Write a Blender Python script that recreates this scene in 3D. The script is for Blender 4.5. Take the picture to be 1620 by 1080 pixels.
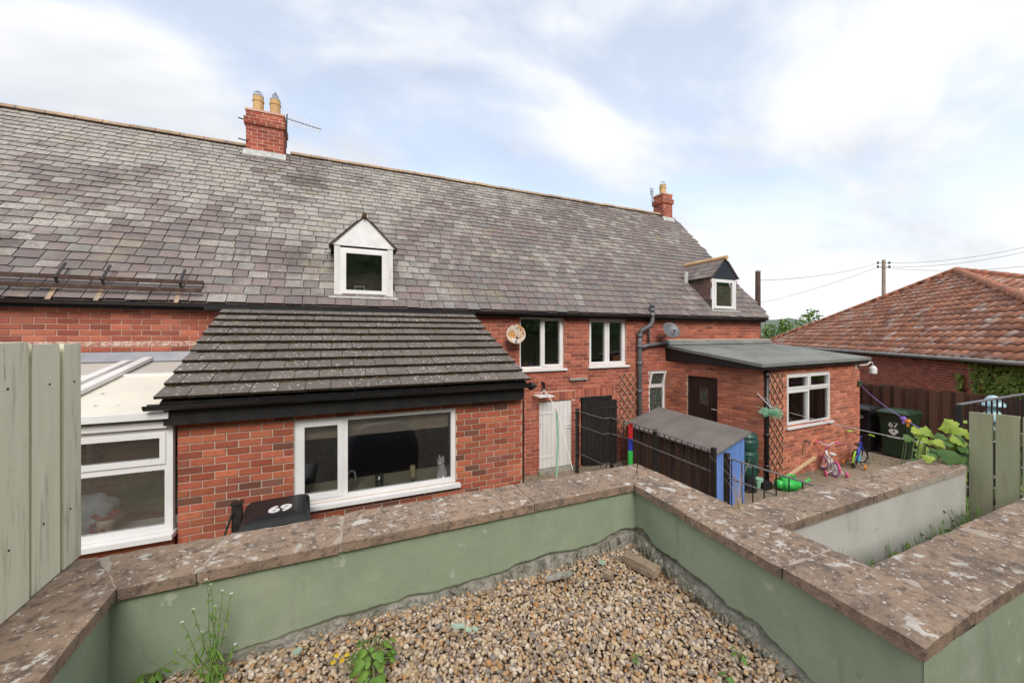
import bpy, bmesh, math, random
import numpy as np
from mathutils import Vector, Matrix, noise
random.seed(7); np.random.seed(7)
for o in list(bpy.data.objects): bpy.data.objects.remove(o)
scene = bpy.context.scene
COL = scene.collection
R = math.radians

# ---------------------------------------------------------------- camera
F, CX, HY, ZC = 620.0, 810.0, 530.0, 3.2          # focal length and horizon in photo pixels, eye height above the yard
AZ = math.atan2(1389, F)
FD = Vector((math.cos(AZ), math.sin(AZ), 0)); RD = Vector((math.sin(AZ), -math.cos(AZ), 0))
cd = bpy.data.cameras.new('camera'); cam = bpy.data.objects.new('camera', cd); COL.objects.link(cam)
cam.location = (0, 0, ZC); cam.rotation_euler = (R(90), 0, AZ - R(90))
cd.sensor_width = 36; cd.lens = F / 1620 * 36; cd.shift_y = -10 / 1620
cd.clip_start = 0.05; cd.clip_end = 9000
scene.camera = cam

# ---------------------------------------------------------------- sky, sun, exposure
SUN_EL, SUN_AZ = R(41), math.atan2(-0.98, -0.18)    # towards the sun: behind the camera and a little left
world = bpy.data.worlds.new('World'); scene.world = world; world.use_nodes = True
wn = world.node_tree.nodes; wl = world.node_tree.links; wn.clear()
wo = wn.new('ShaderNodeOutputWorld'); bg = wn.new('ShaderNodeBackground'); wl.new(bg.outputs[0], wo.inputs[0])
sky = wn.new('ShaderNodeTexSky'); sky.sky_type = 'NISHITA'; sky.sun_disc = False
sky.sun_elevation = SUN_EL; sky.sun_rotation = R(90) - SUN_AZ; sky.dust_density = 2.0; sky.air_density = 1.0
tc = wn.new('ShaderNodeTexCoord'); sx = wn.new('ShaderNodeSeparateXYZ'); wl.new(tc.outputs['Generated'], sx.inputs[0])
def wmath(op, a, b=None, c=None):
    n = wn.new('ShaderNodeMath'); n.operation = op
    for i, q in enumerate((a, b, c)):
        if q is None: continue
        if isinstance(q, (int, float)): n.inputs[i].default_value = q
        else: wl.new(q, n.inputs[i])
    return n.outputs[0]
den = wmath('ADD', wmath('MAXIMUM', sx.outputs[2], 0.0), 0.30)
cx_, cy_ = wmath('DIVIDE', sx.outputs[0], den), wmath('DIVIDE', sx.outputs[1], den)
cv = wn.new('ShaderNodeCombineXYZ'); wl.new(cx_, cv.inputs[0]); wl.new(cy_, cv.inputs[1])
mp = wn.new('ShaderNodeMapping'); mp.inputs['Rotation'].default_value = (0, 0, R(35)); mp.inputs['Scale'].default_value = (0.9, 1.6, 1); mp.inputs['Location'].default_value = (3.0, 2.2, 0)
wl.new(cv.outputs[0], mp.inputs[0])
def wnoise(scale, detail, rough, dist, off):
    m = wn.new('ShaderNodeVectorMath'); m.operation = 'ADD'; m.inputs[1].default_value = (off, off * 1.7, off * .3); wl.new(mp.outputs[0], m.inputs[0])
    n = wn.new('ShaderNodeTexNoise'); n.inputs['Scale'].default_value = scale; n.inputs['Detail'].default_value = detail
    n.inputs['Roughness'].default_value = rough; n.inputs['Distortion'].default_value = dist; wl.new(m.outputs[0], n.inputs[0]); return n.outputs[0]
n1 = wnoise(1.35, 7, 0.52, 0.25, 3.1); n2 = wnoise(0.9, 5, 0.55, 0.2, 9.7)
def wramp(sock, stops):
    r = wn.new('ShaderNodeValToRGB'); r.color_ramp.interpolation = 'EASE'
    el = r.color_ramp.elements
    while len(el) < len(stops): el.new(0.5)
    for e, (p, c) in zip(el, stops): e.position = p; e.color = (*c, 1)
    wl.new(sock, r.inputs[0]); return r.outputs[0]
cover = wramp(n1, [(0.42, (0.42,) * 3), (0.60, (1.0,) * 3)])        # how much cloud hides the blue
low = wmath('SUBTRACT', 1.3, wmath('MULTIPLY', wmath('MAXIMUM', sx.outputs[2], 0.0), 2.7))
cov = wmath('MINIMUM', wmath('MAXIMUM', cover, wmath('MULTIPLY', low, 1.0)), 1.0)
tone = wramp(n2, [(0.34, (5.9, 6.05, 6.4)), (0.60, (7.8, 7.9, 8.1))])
mixc = wn.new('ShaderNodeMix'); mixc.data_type = 'RGBA'; wl.new(cov, mixc.inputs[0])
skm = wn.new('ShaderNodeVectorMath'); skm.operation = 'MULTIPLY'; skm.inputs[1].default_value = (2.7, 2.45, 2.2); wl.new(sky.outputs[0], skm.inputs[0])
wl.new(skm.outputs[0], mixc.inputs[6]); wl.new(tone, mixc.inputs[7]); wl.new(mixc.outputs[2], bg.inputs[0])
bg.inputs[1].default_value = 0.1
sd = bpy.data.lights.new('sun', 'SUN'); sd.energy = 1.8; sd.angle = R(30); sd.color = (1, 0.98, 0.95)
sun = bpy.data.objects.new('sun', sd); COL.objects.link(sun); sun.location = (5, -10, 30)
sun.rotation_euler = Vector((-math.cos(SUN_EL) * math.cos(SUN_AZ), -math.cos(SUN_EL) * math.sin(SUN_AZ), -math.sin(SUN_EL))).to_track_quat('-Z', 'Y').to_euler()
scene.view_settings.view_transform = 'Standard'; scene.view_settings.look = 'None'
scene.view_settings.exposure = 0.42; scene.view_settings.gamma = 1.0; scene.view_settings.use_curve_mapping = False
scene.render.engine = 'CYCLES'

# ---------------------------------------------------------------- pixel -> place helpers (distance always from a plane of the place)
def ray(px, py): return FD + RD * ((px - CX) / F) + Vector((0, 0, (HY - py) / F))
def hit(px, py, p0, n):
    q = ray(px, py); o = Vector((0, 0, ZC)); p0 = Vector(p0); n = Vector(n)
    return o + q * ((p0 - o).dot(n) / q.dot(n))
def onX(px, py, X): return hit(px, py, (X, 0, 0), (1, 0, 0))
def onY(px, py, Y): return hit(px, py, (0, Y, 0), (0, 1, 0))
def onZ(px, py, Z): return hit(px, py, (0, 0, Z), (0, 0, 1))
def proj(p):
    f = FD.x * p[0] + FD.y * p[1]; rr = RD.x * p[0] + RD.y * p[1]
    if f < 0.05: return (-9999, -9999, f)
    return (CX + F * rr / f, HY - F * (p[2] - ZC) / f, f)

# ---------------------------------------------------------------- object helpers
ORG = {}
def setp(o, label=None, cat=None, group=None, kind=None):
    if label: o['label'] = label
    if cat: o['category'] = cat
    if group: o['group'] = group
    if kind: o['kind'] = kind
    return o
def thing(name, label, cat, loc, group=None):
    o = bpy.data.objects.new(name, None); COL.objects.link(o); o.location = loc; o.empty_display_size = .1
    ORG[o.name] = Vector(loc); return setp(o, label, cat, group)
def newmesh(name, v, f, mat, smooth=False, mi=None):
    me = bpy.data.meshes.new(name); me.from_pydata([tuple(q) for q in v], [], [tuple(q) for q in f])
    mats = mat if isinstance(mat, (list, tuple)) else [mat]
    for m in mats: me.materials.append(m)
    if smooth: me.polygons.foreach_set('use_smooth', [True] * len(me.polygons))
    if mi: me.polygons.foreach_set('material_index', mi)
    me.update(); return me
def link(name, me, parent=None, M=None):
    o = bpy.data.objects.new(name, me); COL.objects.link(o)
    if parent is not None:
        o.parent = parent; ORG[o.name] = ORG[parent.name]
        if M is not None: o.location = M.translation - ORG[parent.name]; o.rotation_euler = M.to_euler()
    elif M is not None: o.location = M.translation; o.rotation_euler = M.to_euler()
    return o
class MB:
    def __init__(s): s.v = []; s.f = []
    def add(s, v, f):
        n = len(s.v); s.v += [Vector(q) for q in v]; s.f += [tuple(i + n for i in q) for q in f]; return s
    def obox(s, o, a, b, c):
        o, a, b, c = Vector(o), Vector(a), Vector(b), Vector(c)
        v = [o, o + a, o + a + b, o + b, o + c, o + a + c, o + a + b + c, o + b + c]
        f = [(0, 3, 2, 1), (4, 5, 6, 7), (0, 1, 5, 4), (1, 2, 6, 5), (2, 3, 7, 6), (3, 0, 4, 7)]
        if a.cross(b).dot(c) < 0: f = [q[::-1] for q in f]
        return s.add(v, f)
    def box(s, a, b):
        a, b = Vector(a), Vector(b); d = b - a
        return s.obox(a, (d.x, 0, 0), (0, d.y, 0), (0, 0, d.z))
    def bbox_(s, a, b, bev):                       # box with chamfered edges
        bm = bmesh.new(); bmesh.ops.create_cube(bm, size=1); a, b = Vector(a), Vector(b); d = b - a; c = (a + b) / 2
        for q in bm.verts: q.co = Vector((q.co.x * d.x, q.co.y * d.y, q.co.z * d.z)) + c
        bmesh.ops.bevel(bm, geom=list(bm.edges), offset=bev, segments=2, profile=.5, affect='EDGES'); return s.bm(bm)
    def bm(s, bm, M=None):
        bm.verts.index_update()
        s.add([(M @ q.co if M else q.co.copy()) for q in bm.verts], [tuple(w.index for w in q.verts) for q in bm.faces]); bm.free(); return s
    def prism(s, poly, ext):
        ext = Vector(ext); poly = [Vector(p) for p in poly]; n = len(poly)
        nrm = Vector((0, 0, 0))
        for i in range(n): nrm += poly[i].cross(poly[(i + 1) % n])
        if nrm.dot(ext) > 0: poly = poly[::-1]
        v = poly + [p + ext for p in poly]
        return s.add(v, [tuple(range(n)), tuple(range(2 * n - 1, n - 1, -1))] + [(i, i + n, (i + 1) % n + n, (i + 1) % n) for i in range(n)])
    def tube(s, pts, r, n=8, cap=True, closed=False):
        pts = [Vector(p) for p in pts]; m = len(pts)
        rs = r if isinstance(r, (list, tuple)) else [r] * m
        up = None; rings = []
        for i, p in enumerate(pts):
            if closed: t = pts[(i + 1) % m] - pts[i - 1]
            else: t = pts[min(i + 1, m - 1)] - pts[max(i - 1, 0)]
            t.normalize()
            if up is None: up = Vector((0, 0, 1)) if abs(t.z) < .9 else Vector((1, 0, 0))
            x = t.cross(up); 
            if x.length < 1e-6: x = t.orthogonal()
            x.normalize(); y = x.cross(t).normalized(); up = y
            rings.append([p + (x * math.cos(2 * math.pi * k / n) + y * math.sin(2 * math.pi * k / n)) * rs[i] for k in range(n)])
        v = [q for g in rings for q in g]; f = []
        for i in range(m if closed else m - 1):
            a, b = i * n, ((i + 1) % m) * n
            f += [(a + k, b + k, b + (k + 1) % n, a + (k + 1) % n) for k in range(n)]
        if cap and not closed: f += [tuple(range(n)), tuple(range((m - 1) * n + n - 1, (m - 1) * n - 1, -1))]
        return s.add(v, f)
    def lathe(s, c, prof, n=20, ax=(0, 0, 1)):
        c = Vector(c); ax = Vector(ax).normalized(); x = ax.orthogonal().normalized(); y = ax.cross(x)
        v = []; f = []
        for (r_, h) in prof: v += [c + ax * h + (x * math.cos(2 * math.pi * k / n) + y * math.sin(2 * math.pi * k / n)) * max(r_, 1e-4) for k in range(n)]
        for i in range(len(prof) - 1): f += [(i * n + k, i * n + (k + 1) % n, (i + 1) * n + (k + 1) % n, (i + 1) * n + k) for k in range(n)]
        f += [tuple(range(n - 1, -1, -1)), tuple(range((len(prof) - 1) * n, len(prof) * n))]
        return s.add(v, f)
    def ring(s, o, e, up, n, s0, s1, z0, z1, w, d):   # rectangular frame of four butted bars; n points out of the wall
        o, e, up, n = Vector(o), Vector(e), Vector(up), Vector(n)
        P = lambda a, b: o + e * a + up * b
        s.obox(P(s0, z0), e * w, up * (z1 - z0), n * d); s.obox(P(s1 - w, z0), e * w, up * (z1 - z0), n * d)
        s.obox(P(s0 + w, z0), e * (s1 - s0 - 2 * w), up * w, n * d); s.obox(P(s0 + w, z1 - w), e * (s1 - s0 - 2 * w), up * w, n * d); return s
    def build(s, name, mat, parent=None, smooth=False, label=None, cat=None, group=None, kind=None, org=None):
        if parent is not None: o0 = ORG[parent.name]
        elif org is not None: o0 = Vector(org)
        else:
            xs = [q.x for q in s.v]; ys = [q.y for q in s.v]; zs = [q.z for q in s.v]
            o0 = Vector(((min(xs) + max(xs)) / 2, (min(ys) + max(ys)) / 2, min(zs)))
        o = link(name, newmesh(name, [q - o0 for q in s.v], s.f, mat, smooth), parent)
        if parent is None: o.location = o0
        ORG[o.name] = o0; return setp(o, label, cat, group, kind)
class Pieces:                                    # alike pieces: the ones that show largest become parts, the rest one joined part
    def __init__(s): s.L = []
    def put(s, key, vf, M, w=1.0): s.L.append((key, vf, M, w))
    def finish(s, parent, name, mat, budget=300, vis=None, rest=None, smooth=False):
        def score(it):
            p = it[2].translation; x, y, f = proj(p)
            if f < .1 or not (-25 < x < 1645 and -25 < y < 1105): return 0
            if vis and not vis(p, x, y): return 1e-6
            return it[3] / (f * f)
        L = sorted(s.L, key=score, reverse=True); cache = {}
        one = [it for it in L[:budget] if score(it) > 1e-5]; oth = L[len(one):]
        for key, vf, M, w in one:
            if key not in cache: cache[key] = newmesh(name, vf[0], vf[1], mat, smooth, vf[2] if len(vf) > 2 else None)
            link(name, cache[key], parent, M)
        if oth:
            mb = MB()
            for key, vf, M, w in oth: mb.add([M @ Vector(q) for q in vf[0]], vf[1])
            mb.build(rest or name, mat, parent, smooth, kind='stuff')

# ---------------------------------------------------------------- materials
class NT:
    def __init__(s, name, rough=.8, spec=.3, metal=0):
        s.m = bpy.data.materials.new(name); s.m.use_nodes = True; s.t = s.m.node_tree; s.b = s.t.nodes['Principled BSDF']
        s.b.inputs['Roughness'].default_value = rough; s.b.inputs['Specular IOR Level'].default_value = spec; s.b.inputs['Metallic'].default_value = metal
        s.pos = s.n('ShaderNodeNewGeometry').outputs['Position']
    def n(s, t): return s.t.nodes.new(t)
    def lk(s, a, b): s.t.links.new(a, b)
    def put(s, sock, v):
        if isinstance(v, (int, float)): sock.default_value = v
        elif isinstance(v, tuple): sock.default_value = (*v, 1) if len(v) == 3 and sock.type == 'RGBA' else v
        else: s.lk(v, sock)
    def math(s, op, a, b=0.0, clamp=False):
        n = s.n('ShaderNodeMath'); n.operation = op; n.use_clamp = clamp; s.put(n.inputs[0], a); s.put(n.inputs[1], b); return n.outputs[0]
    def noise(s, scale, detail=3, rough=.55, stretch=None, off=0, dist=0):
        n = s.n('ShaderNodeTexNoise'); n.inputs['Scale'].default_value = scale; n.inputs['Detail'].default_value = detail; n.inputs['Roughness'].default_value = rough; n.inputs['Distortion'].default_value = dist
        m = s.n('ShaderNodeMapping'); m.inputs['Scale'].default_value = stretch or (1, 1, 1); m.inputs['Location'].default_value = (off, off * 1.3, off * .7)
        s.lk(s.pos, m.inputs[0]); s.lk(m.outputs[0], n.inputs[0]); return n.outputs[0]
    def step(s, v, a, b):
        n = s.n('ShaderNodeMapRange'); n.interpolation_type = 'SMOOTHSTEP'; s.put(n.inputs[0], v); n.inputs[1].default_value = a; n.inputs[2].default_value = b; return n.outputs[0]
    def mix(s, f, a, b, mode='MIX'):
        n = s.n('ShaderNodeMix'); n.data_type = 'RGBA'; n.blend_type = mode; s.put(n.inputs[0], f); s.put(n.inputs[6], a); s.put(n.inputs[7], b); return n.outputs[2]
    def ramp(s, v, cols, const=False):
        r = s.n('ShaderNodeValToRGB'); e = r.color_ramp.elements; r.color_ramp.interpolation = 'CONSTANT' if const else 'LINEAR'
        k = len(cols)
        while len(e) < k: e.new(.5)
        for i, c in enumerate(cols): e[i].position = i / (k if const else max(k - 1, 1)); e[i].color = (*c, 1)
        s.lk(v, r.inputs[0]); return r.outputs[0]
    def rnd(s):
        a = s.n('ShaderNodeObjectInfo').outputs['Random']; b = s.n('ShaderNodeNewGeometry').outputs['Random Per Island']
        return s.math('FRACT', s.math('ADD', a, b))
    def rnd2(s): return s.math('FRACT', s.math('MULTIPLY', s.rnd(), 7.31))
    def z(s):
        q = s.n('ShaderNodeSeparateXYZ'); s.lk(s.pos, q.inputs[0]); return q.outputs
    def bump(s, h, strength=.3, dist=.01):
        n = s.n('ShaderNodeBump'); n.inputs['Strength'].default_value = strength; n.inputs['Distance'].default_value = dist; s.lk(h, n.inputs['Height']); s.lk(n.outputs[0], s.b.inputs['Normal'])
    def out(s, col): s.put(s.b.inputs['Base Color'], col); return s.m
def gen(name, c1, c2=None, scale=4, rough=.8, spec=.3, metal=0, tones=None, spots=(), bump=0, bscale=60, bdist=.004, stretch=None, vary=0):
    t = NT(name, rough, spec, metal)
    col = t.ramp(t.rnd(), tones, True) if tones else None
    if col is None: col = t.mix(t.step(t.noise(scale, 4, .6, stretch), .32, .68), c1, c2 or c1)
    elif c2: col = t.mix(t.math('MULTIPLY', t.step(t.noise(scale, 4, .6, stretch), .4, .75), .55), col, c2)
    for i, (c, sc, a, b, k) in enumerate(spots):
        f = t.step(t.noise(sc, 4, .6, stretch, off=11 + 7 * i), a, b)
        col = t.mix(t.math('MULTIPLY', f, k), col, c)
    if vary:
        n = t.n('ShaderNodeHueSaturation'); t.lk(t.math('ADD', t.math('MULTIPLY', t.rnd2(), 2 * vary), 1 - vary), n.inputs['Value']); t.lk(col, n.inputs['Color']); col = n.outputs[0]
    if bump: t.bump(t.noise(bscale, 4, .6, stretch), bump, bdist)
    return t.out(col)
def brickmat(name, tones, wash, wk=.3):
    t = NT(name, .88, .2)
    col = t.ramp(t.rnd(), tones, True)
    col = t.mix(t.math('MULTIPLY', t.step(t.noise(14, 4, .65), .42, .72), .55), col, tuple(x * .6 for x in tones[0]))
    col = t.mix(t.math('MULTIPLY', t.step(t.noise(1.1, 4, .6), .45, .72), wk), col, wash)
    h = t.n('ShaderNodeHueSaturation'); t.lk(t.math('ADD', t.math('MULTIPLY', t.rnd2(), .5), .75), h.inputs['Value']); t.lk(col, h.inputs['Color'])
    t.bump(t.noise(90, 4, .7), .5, .003); return t.out(h.outputs[0])
M_ = {}
M_['brick_k'] = brickmat('brick_kitchen', [(.40, .115, .064), (.35, .095, .056), (.44, .14, .075), (.31, .085, .056), (.40, .12, .066), (.17, .08, .06), (.36, .105, .06), (.25, .082, .058), (.42, .135, .07), (.32, .092, .058)], (.5, .22, .15), .15)
M_['brick_h'] = brickmat('brick_house', [(.40, .122, .075), (.36, .105, .067), (.43, .14, .085), (.32, .09, .062), (.41, .128, .078), (.27, .085, .06)], (.42, .17, .12), .3)
M_['brick_o'] = brickmat('brick_outbuilding', [(.50, .175, .10), (.46, .15, .088), (.54, .20, .12), (.41, .135, .085), (.51, .185, .11), (.34, .12, .085)], (.55, .27, .19), .45)
M_['brick_b'] = brickmat('brick_bungalow', [(.38, .115, .075), (.34, .095, .065), (.42, .135, .085), (.29, .08, .06), (.39, .12, .08)], (.36, .14, .1), .2)
M_['brick_c'] = brickmat('brick_chimney', [(.40, .10, .06), (.34, .08, .05), (.45, .13, .075), (.28, .07, .05)], (.16, .07, .055), .6)
M_['mortar'] = gen('mortar', (.60, .50, .40), (.46, .38, .30), 6, .95, .1, bump=.4, bscale=120)
M_['mortar_h'] = gen('mortar_house', (.66, .45, .36), (.50, .31, .24), 3, .95, .1, bump=.4, bscale=120)
M_['trellis_d'] = gen('shaded_lath_dark_trim', (.13, .07, .05), (.09, .05, .04), 8, .85, .2)  # back trellis laths with shade in the colour; also dark door trim
M_['brick_smear'] = gen('brick_smeared', (.62, .5, .43), (.36, .13, .09), 22, .9, .2, bump=.3)
def slatemat(name, purple=True):
    t = NT(name, .62, .35); p = t.z()
    r = t.rnd(); r2 = t.rnd2()
    base = t.ramp(r, [(.162, .128, .122), (.188, .152, .143), (.14, .117, .113), (.152, .14, .134), (.20, .158, .146), (.145, .121, .117), (.174, .15, .137), (.17, .132, .127)], True)
    big = t.noise(.55, 4, .62, (1, 1, 1), 4.2, .4); mid = t.noise(2.3, 4, .6, None, 8)
    up = t.math('MULTIPLY', t.math('SUBTRACT', p[2], 5.1), .045)
    le = t.math('MULTIPLY', t.math('SUBTRACT', 3.0, p[0]), .011)
    q = t.math('ADD', t.math('ADD', t.math('MULTIPLY', big, .75), t.math('MULTIPLY', mid, .28)), t.math('ADD', t.math('MULTIPLY', t.math('SUBTRACT', r2, .5), .20), t.math('ADD', up, le)))
    pale = t.mix(t.step(t.noise(22, 5, .75), .38, .62), (.42, .40, .36), (.25, .236, .212))
    col = t.mix(t.math('MULTIPLY', t.step(q, .47, .74), .9), base, pale)
    col = t.mix(t.math('MULTIPLY', t.step(t.noise(13, 5, .75, None, 61), .50, .72), .38), col, (.10, .085, .075))
    col = t.mix(t.math('MULTIPLY', t.step(t.noise(2.2, 4, .65, (1.6, .6, .6), 71), .50, .70), .30), col, (.12, .10, .085))
    dark = t.step(t.noise(.9, 5, .65, None, 21), .57, .70)
    col = t.mix(t.math('MULTIPLY', dark, .6), col, (.055, .05, .042))
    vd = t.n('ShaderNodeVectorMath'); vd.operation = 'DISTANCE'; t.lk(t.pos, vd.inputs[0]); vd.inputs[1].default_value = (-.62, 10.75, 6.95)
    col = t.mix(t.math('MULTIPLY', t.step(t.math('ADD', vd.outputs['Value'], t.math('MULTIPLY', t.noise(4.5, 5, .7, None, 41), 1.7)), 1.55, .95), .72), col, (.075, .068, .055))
    col = t.mix(t.math('MULTIPLY', t.step(t.noise(1.6, 4, .6, None, 33), .58, .70), .5), col, (.26, .225, .14))
    col = t.mix(t.math('MULTIPLY', t.step(t.noise(32, 4, .65, None, 3), .59, .68), .5), col, (.42, .40, .36))
    t.bump(t.noise(35, 5, .7), .35, .004); return t.out(col)
M_['slate'] = slatemat('slate')
M_['slate_clad'] = gen('slate_cladding', None, (.20, .13, .10), 5, .7, .3, tones=[(.10, .07, .062), (.14, .09, .075), (.085, .065, .06), (.17, .10, .08)], vary=.15, bump=.3)
t = NT('concrete_tile', .9, .15); r_ = t.rnd()
c_ = t.mix(r_, (.118, .102, .092), (.165, .144, .128)); c_ = t.mix(t.math('MULTIPLY', t.step(t.noise(3, 4, .6), .45, .7), .5), c_, (.13, .115, .095))
vo = t.n('ShaderNodeTexVoronoi'); vo.inputs['Scale'].default_value = 17; vo.inputs['Randomness'].default_value = 1; t.lk(t.pos, vo.inputs[0])
f_ = t.math('MULTIPLY', t.step(t.math('ADD', vo.outputs['Distance'], t.math('MULTIPLY', t.noise(60, 3), .25)), .42, .30), t.step(t.noise(1.7, 4, .6, None, 5), .38, .58))
c_ = t.mix(t.math('MULTIPLY', f_, .8), c_, (.55, .54, .5)); c_ = t.mix(t.math('MULTIPLY', t.step(t.noise(25, 4, .6, None, 9), .62, .7), .7), c_, (.10, .075, .035))
t.bump(t.noise(150, 3, .7), .4, .003); M_['ctile'] = t.out(c_); M_['nose'] = gen('shaded_algae_nose', (.022, .017, .012), (.05, .038, .022), 30, .95, .1, bump=.5)  # dark noses and sides: tile-row shadow put into the colour, with algae
M_['moss'] = gen('moss', (.12, .08, .035), (.055, .038, .018), 30, .95, .1, bump=.6, bscale=90, bdist=.01)
M_['pantile'] = gen('pantile', None, (.20, .10, .07), 4, .75, .3, tones=[(.36, .145, .085), (.42, .18, .10), (.30, .12, .075), (.39, .165, .095), (.25, .115, .08), (.44, .21, .135)], spots=[((.52, .46, .42), 1.9, .52, .68, .65), ((.50, .45, .42), 9, .58, .68, .5), ((.10, .07, .05), 3, .62, .75, .6)], vary=.15, bump=.2)
M_['hip'] = gen('hip_tile_clay', (.40, .15, .085), (.30, .13, .08), 4, .75, .3, spots=[((.2, .14, .1), 3, .55, .7, .6)], vary=.1)
M_['ridge'] = gen('ridge_tile_clay', (.44, .31, .20), (.30, .22, .16), 3, .8, .2, spots=[((.22, .20, .17), 6, .48, .68, .7)], vary=.12, bump=.3)
M_['ridge_y'] = gen('ridge_tile_buff', (.62, .42, .21), (.5, .32, .17), 5, .8, .2)
M_['lead'] = gen('lead', (.24, .25, .28), (.33, .34, .36), 2, .55, .4, metal=.2)
M_['leadp'] = gen('lead_pale', (.50, .50, .47), (.33, .34, .33), 9, .7, .3, bump=.3)
M_['upvc'] = gen('white_plastic', (.78, .78, .77), (.70, .70, .69), 2, .35, .45)
M_['cream'] = gen('cream_panel', (.74, .70, .60), (.69, .66, .57), 2, .45, .4, spots=[((.05, .045, .04), 9, .675, .69, 1)])
M_['greyp'] = gen('grey_translucent_panel', (.55, .52, .47), (.48, .46, .42), 2, .5, .4)
M_['white_t'] = gen('white_weathered_timber', (.70, .69, .66), (.62, .61, .58), 5, .7, .3, spots=[((.32, .29, .26), 8, .62, .72, .7)], stretch=(2.5, 2.5, .6), bump=.2)
M_['door_w'] = gen('grey_white_door_paint', (.70, .695, .67), (.64, .635, .61), 3, .55, .35, spots=[((.25, .22, .18), 9, .70, .76, .7)], stretch=(2, 2, .5))
M_['black'] = gen('black_plastic', (.012, .012, .013), (.02, .02, .021), 3, .35, .5)
M_['blackp'] = gen('black_paint', (.010, .010, .011), (.02, .019, .018), 8, .5, .4)
M_['ironp'] = gen('black_iron', (.015, .015, .016), (.03, .027, .025), 12, .5, .4)
M_['railtop'] = gen('worn_rail', (.16, .15, .15), (.08, .075, .075), 12, .45, .5)
M_['navy'] = gen('navy_paint', (.018, .022, .035), (.03, .034, .048), 6, .6, .3)
M_['pot'] = gen('buff_pot', (.56, .38, .17), (.48, .31, .14), 3, .7, .3)
M_['wire'] = gen('galvanised_wire', (.32, .32, .33), None, 5, .4, .5, metal=.6)
M_['grey_pl'] = gen('grey_pipe', (.10, .105, .115), (.13, .135, .14), 3, .45, .4)
M_['felt'] = gen('roofing_felt', (.17, .18, .17), (.23, .24, .225), 1.5, .95, .1, spots=[((.11, .12, .10), 3, .55, .7, .5)], bump=.6, bscale=220)
M_['felt_s'] = gen('shed_felt', (.155, .14, .13), (.20, .18, .165), 2, .95, .1, bump=.7, bscale=220)
M_['wood_d'] = gen('dark_brown_boards', None, (.13, .095, .07), 3, .85, .15, tones=[(.065, .036, .026), (.045, .028, .022), (.085, .05, .034), (.055, .033, .026)], spots=[((.22, .16, .11), 4, .62, .75, .6)], stretch=(4, 4, .5), bump=.4, bscale=40)
M_['wood_f'] = gen('brown_fence_boards', None, (.12, .07, .05), 3, .85, .15, tones=[(.115, .055, .038), (.08, .042, .031), (.135, .066, .044), (.095, .048, .036)], spots=[((.24, .17, .12), 3, .66, .8, .6)], stretch=(3, 3, .4), bump=.4, bscale=40)
M_['door_b'] = gen('dark_brown_door', (.032, .018, .014), (.045, .026, .02), 4, .5, .35, stretch=(4, 4, .5))
M_['blue'] = gen('blue_shed_paint', (.15, .28, .64), (.115, .22, .54), 4, .6, .3, stretch=(4, 4, .6), spots=[((.04, .08, .2), 6, .63, .75, .6)])
M_['wood_g'] = gen('green_tinted_timber', (.84, .83, .64), (.75, .75, .56), 3, .8, .2, stretch=(3, 3, .35), spots=[((.36, .36, .25), 4, .54, .72, .75), ((.30, .28, .22), 11, .66, .74, .7), ((.72, .71, .6), 7, .62, .75, .5)], bump=.5, bscale=30, vary=.06)
M_['wood_g2'] = gen('green_weathered_timber', (.42, .43, .28), (.35, .36, .23), 3, .8, .2, stretch=(3, 3, .35), spots=[((.2, .18, .12), 5, .60, .75, .6)], bump=.35, bscale=30, vary=.06)
M_['batten'] = gen('new_timber', (.62, .46, .27), (.55, .40, .22), 4, .7, .25, stretch=(2, 2, 2))
M_['trellis'] = gen('trellis_lit', (.44, .29, .19), (.36, .23, .15), 8, .85, .2)  # front trellis laths, same timber in a lit tone
t = NT('green_render', .85, .2)
c_ = t.mix(t.step(t.noise(1.6, 5, .6), .3, .7), (.265, .325, .225), (.345, .40, .29)); c_ = t.mix(t.math('MULTIPLY', t.step(t.noise(2.2, 5, .65, (1, 1, .45), 7), .52, .72), .5), c_, (.44, .48, .39))
c_ = t.mix(t.math('MULTIPLY', t.step(t.noise(7, 5, .65, None, 17), .655, .70), .55), c_, (.50, .52, .42)); c_ = t.mix(t.math('MULTIPLY', t.step(t.noise(6, 4, .65, (1, 1, .16), 27), .55, .75), .38), c_, (.15, .18, .115))
vc = t.n('ShaderNodeTexVoronoi'); vc.feature = 'DISTANCE_TO_EDGE'; vc.inputs['Scale'].default_value = 1.15; wv = t.n('ShaderNodeVectorMath'); wv.operation = 'ADD'; nz = t.n('ShaderNodeTexNoise'); nz.inputs['Scale'].default_value = 7; t.lk(t.pos, nz.inputs[0]); sv = t.n('ShaderNodeVectorMath'); sv.operation = 'SCALE'; sv.inputs['Scale'].default_value = .22; t.lk(nz.outputs['Color'], sv.inputs[0]); t.lk(t.pos, wv.inputs[0]); t.lk(sv.outputs[0], wv.inputs[1]); t.lk(wv.outputs[0], vc.inputs[0])
c_ = t.mix(t.math('MULTIPLY', t.math('MULTIPLY', t.step(vc.outputs['Distance'], .006, .001), t.step(t.noise(1.8, 3, .6, None, 55), .52, .62)), .7), c_, (.09, .10, .07))
t.bump(t.math('ADD', t.noise(9, 5, .6), t.math('MULTIPLY', t.noise(120, 3), .15)), .35, .02); M_['render'] = t.out(c_)
M_['grey_render'] = gen('grey_render', (.48, .47, .43), (.56, .55, .51), 2.5, .9, .15, spots=[((.36, .35, .29), 3, .58, .75, .7), ((.2, .19, .14), 9, .7, .78, .5)], bump=.3, bscale=25, bdist=.01)
M_['conc'] = gen('rough_concrete', (.42, .40, .35), (.24, .24, .19), 14, .95, .1, spots=[((.5, .48, .44), 35, .6, .7, .8), ((.06, .05, .045), 20, .66, .75, .8)], bump=1, bscale=60, bdist=.02)
t = NT('coping_stone', .93, .12)
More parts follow.
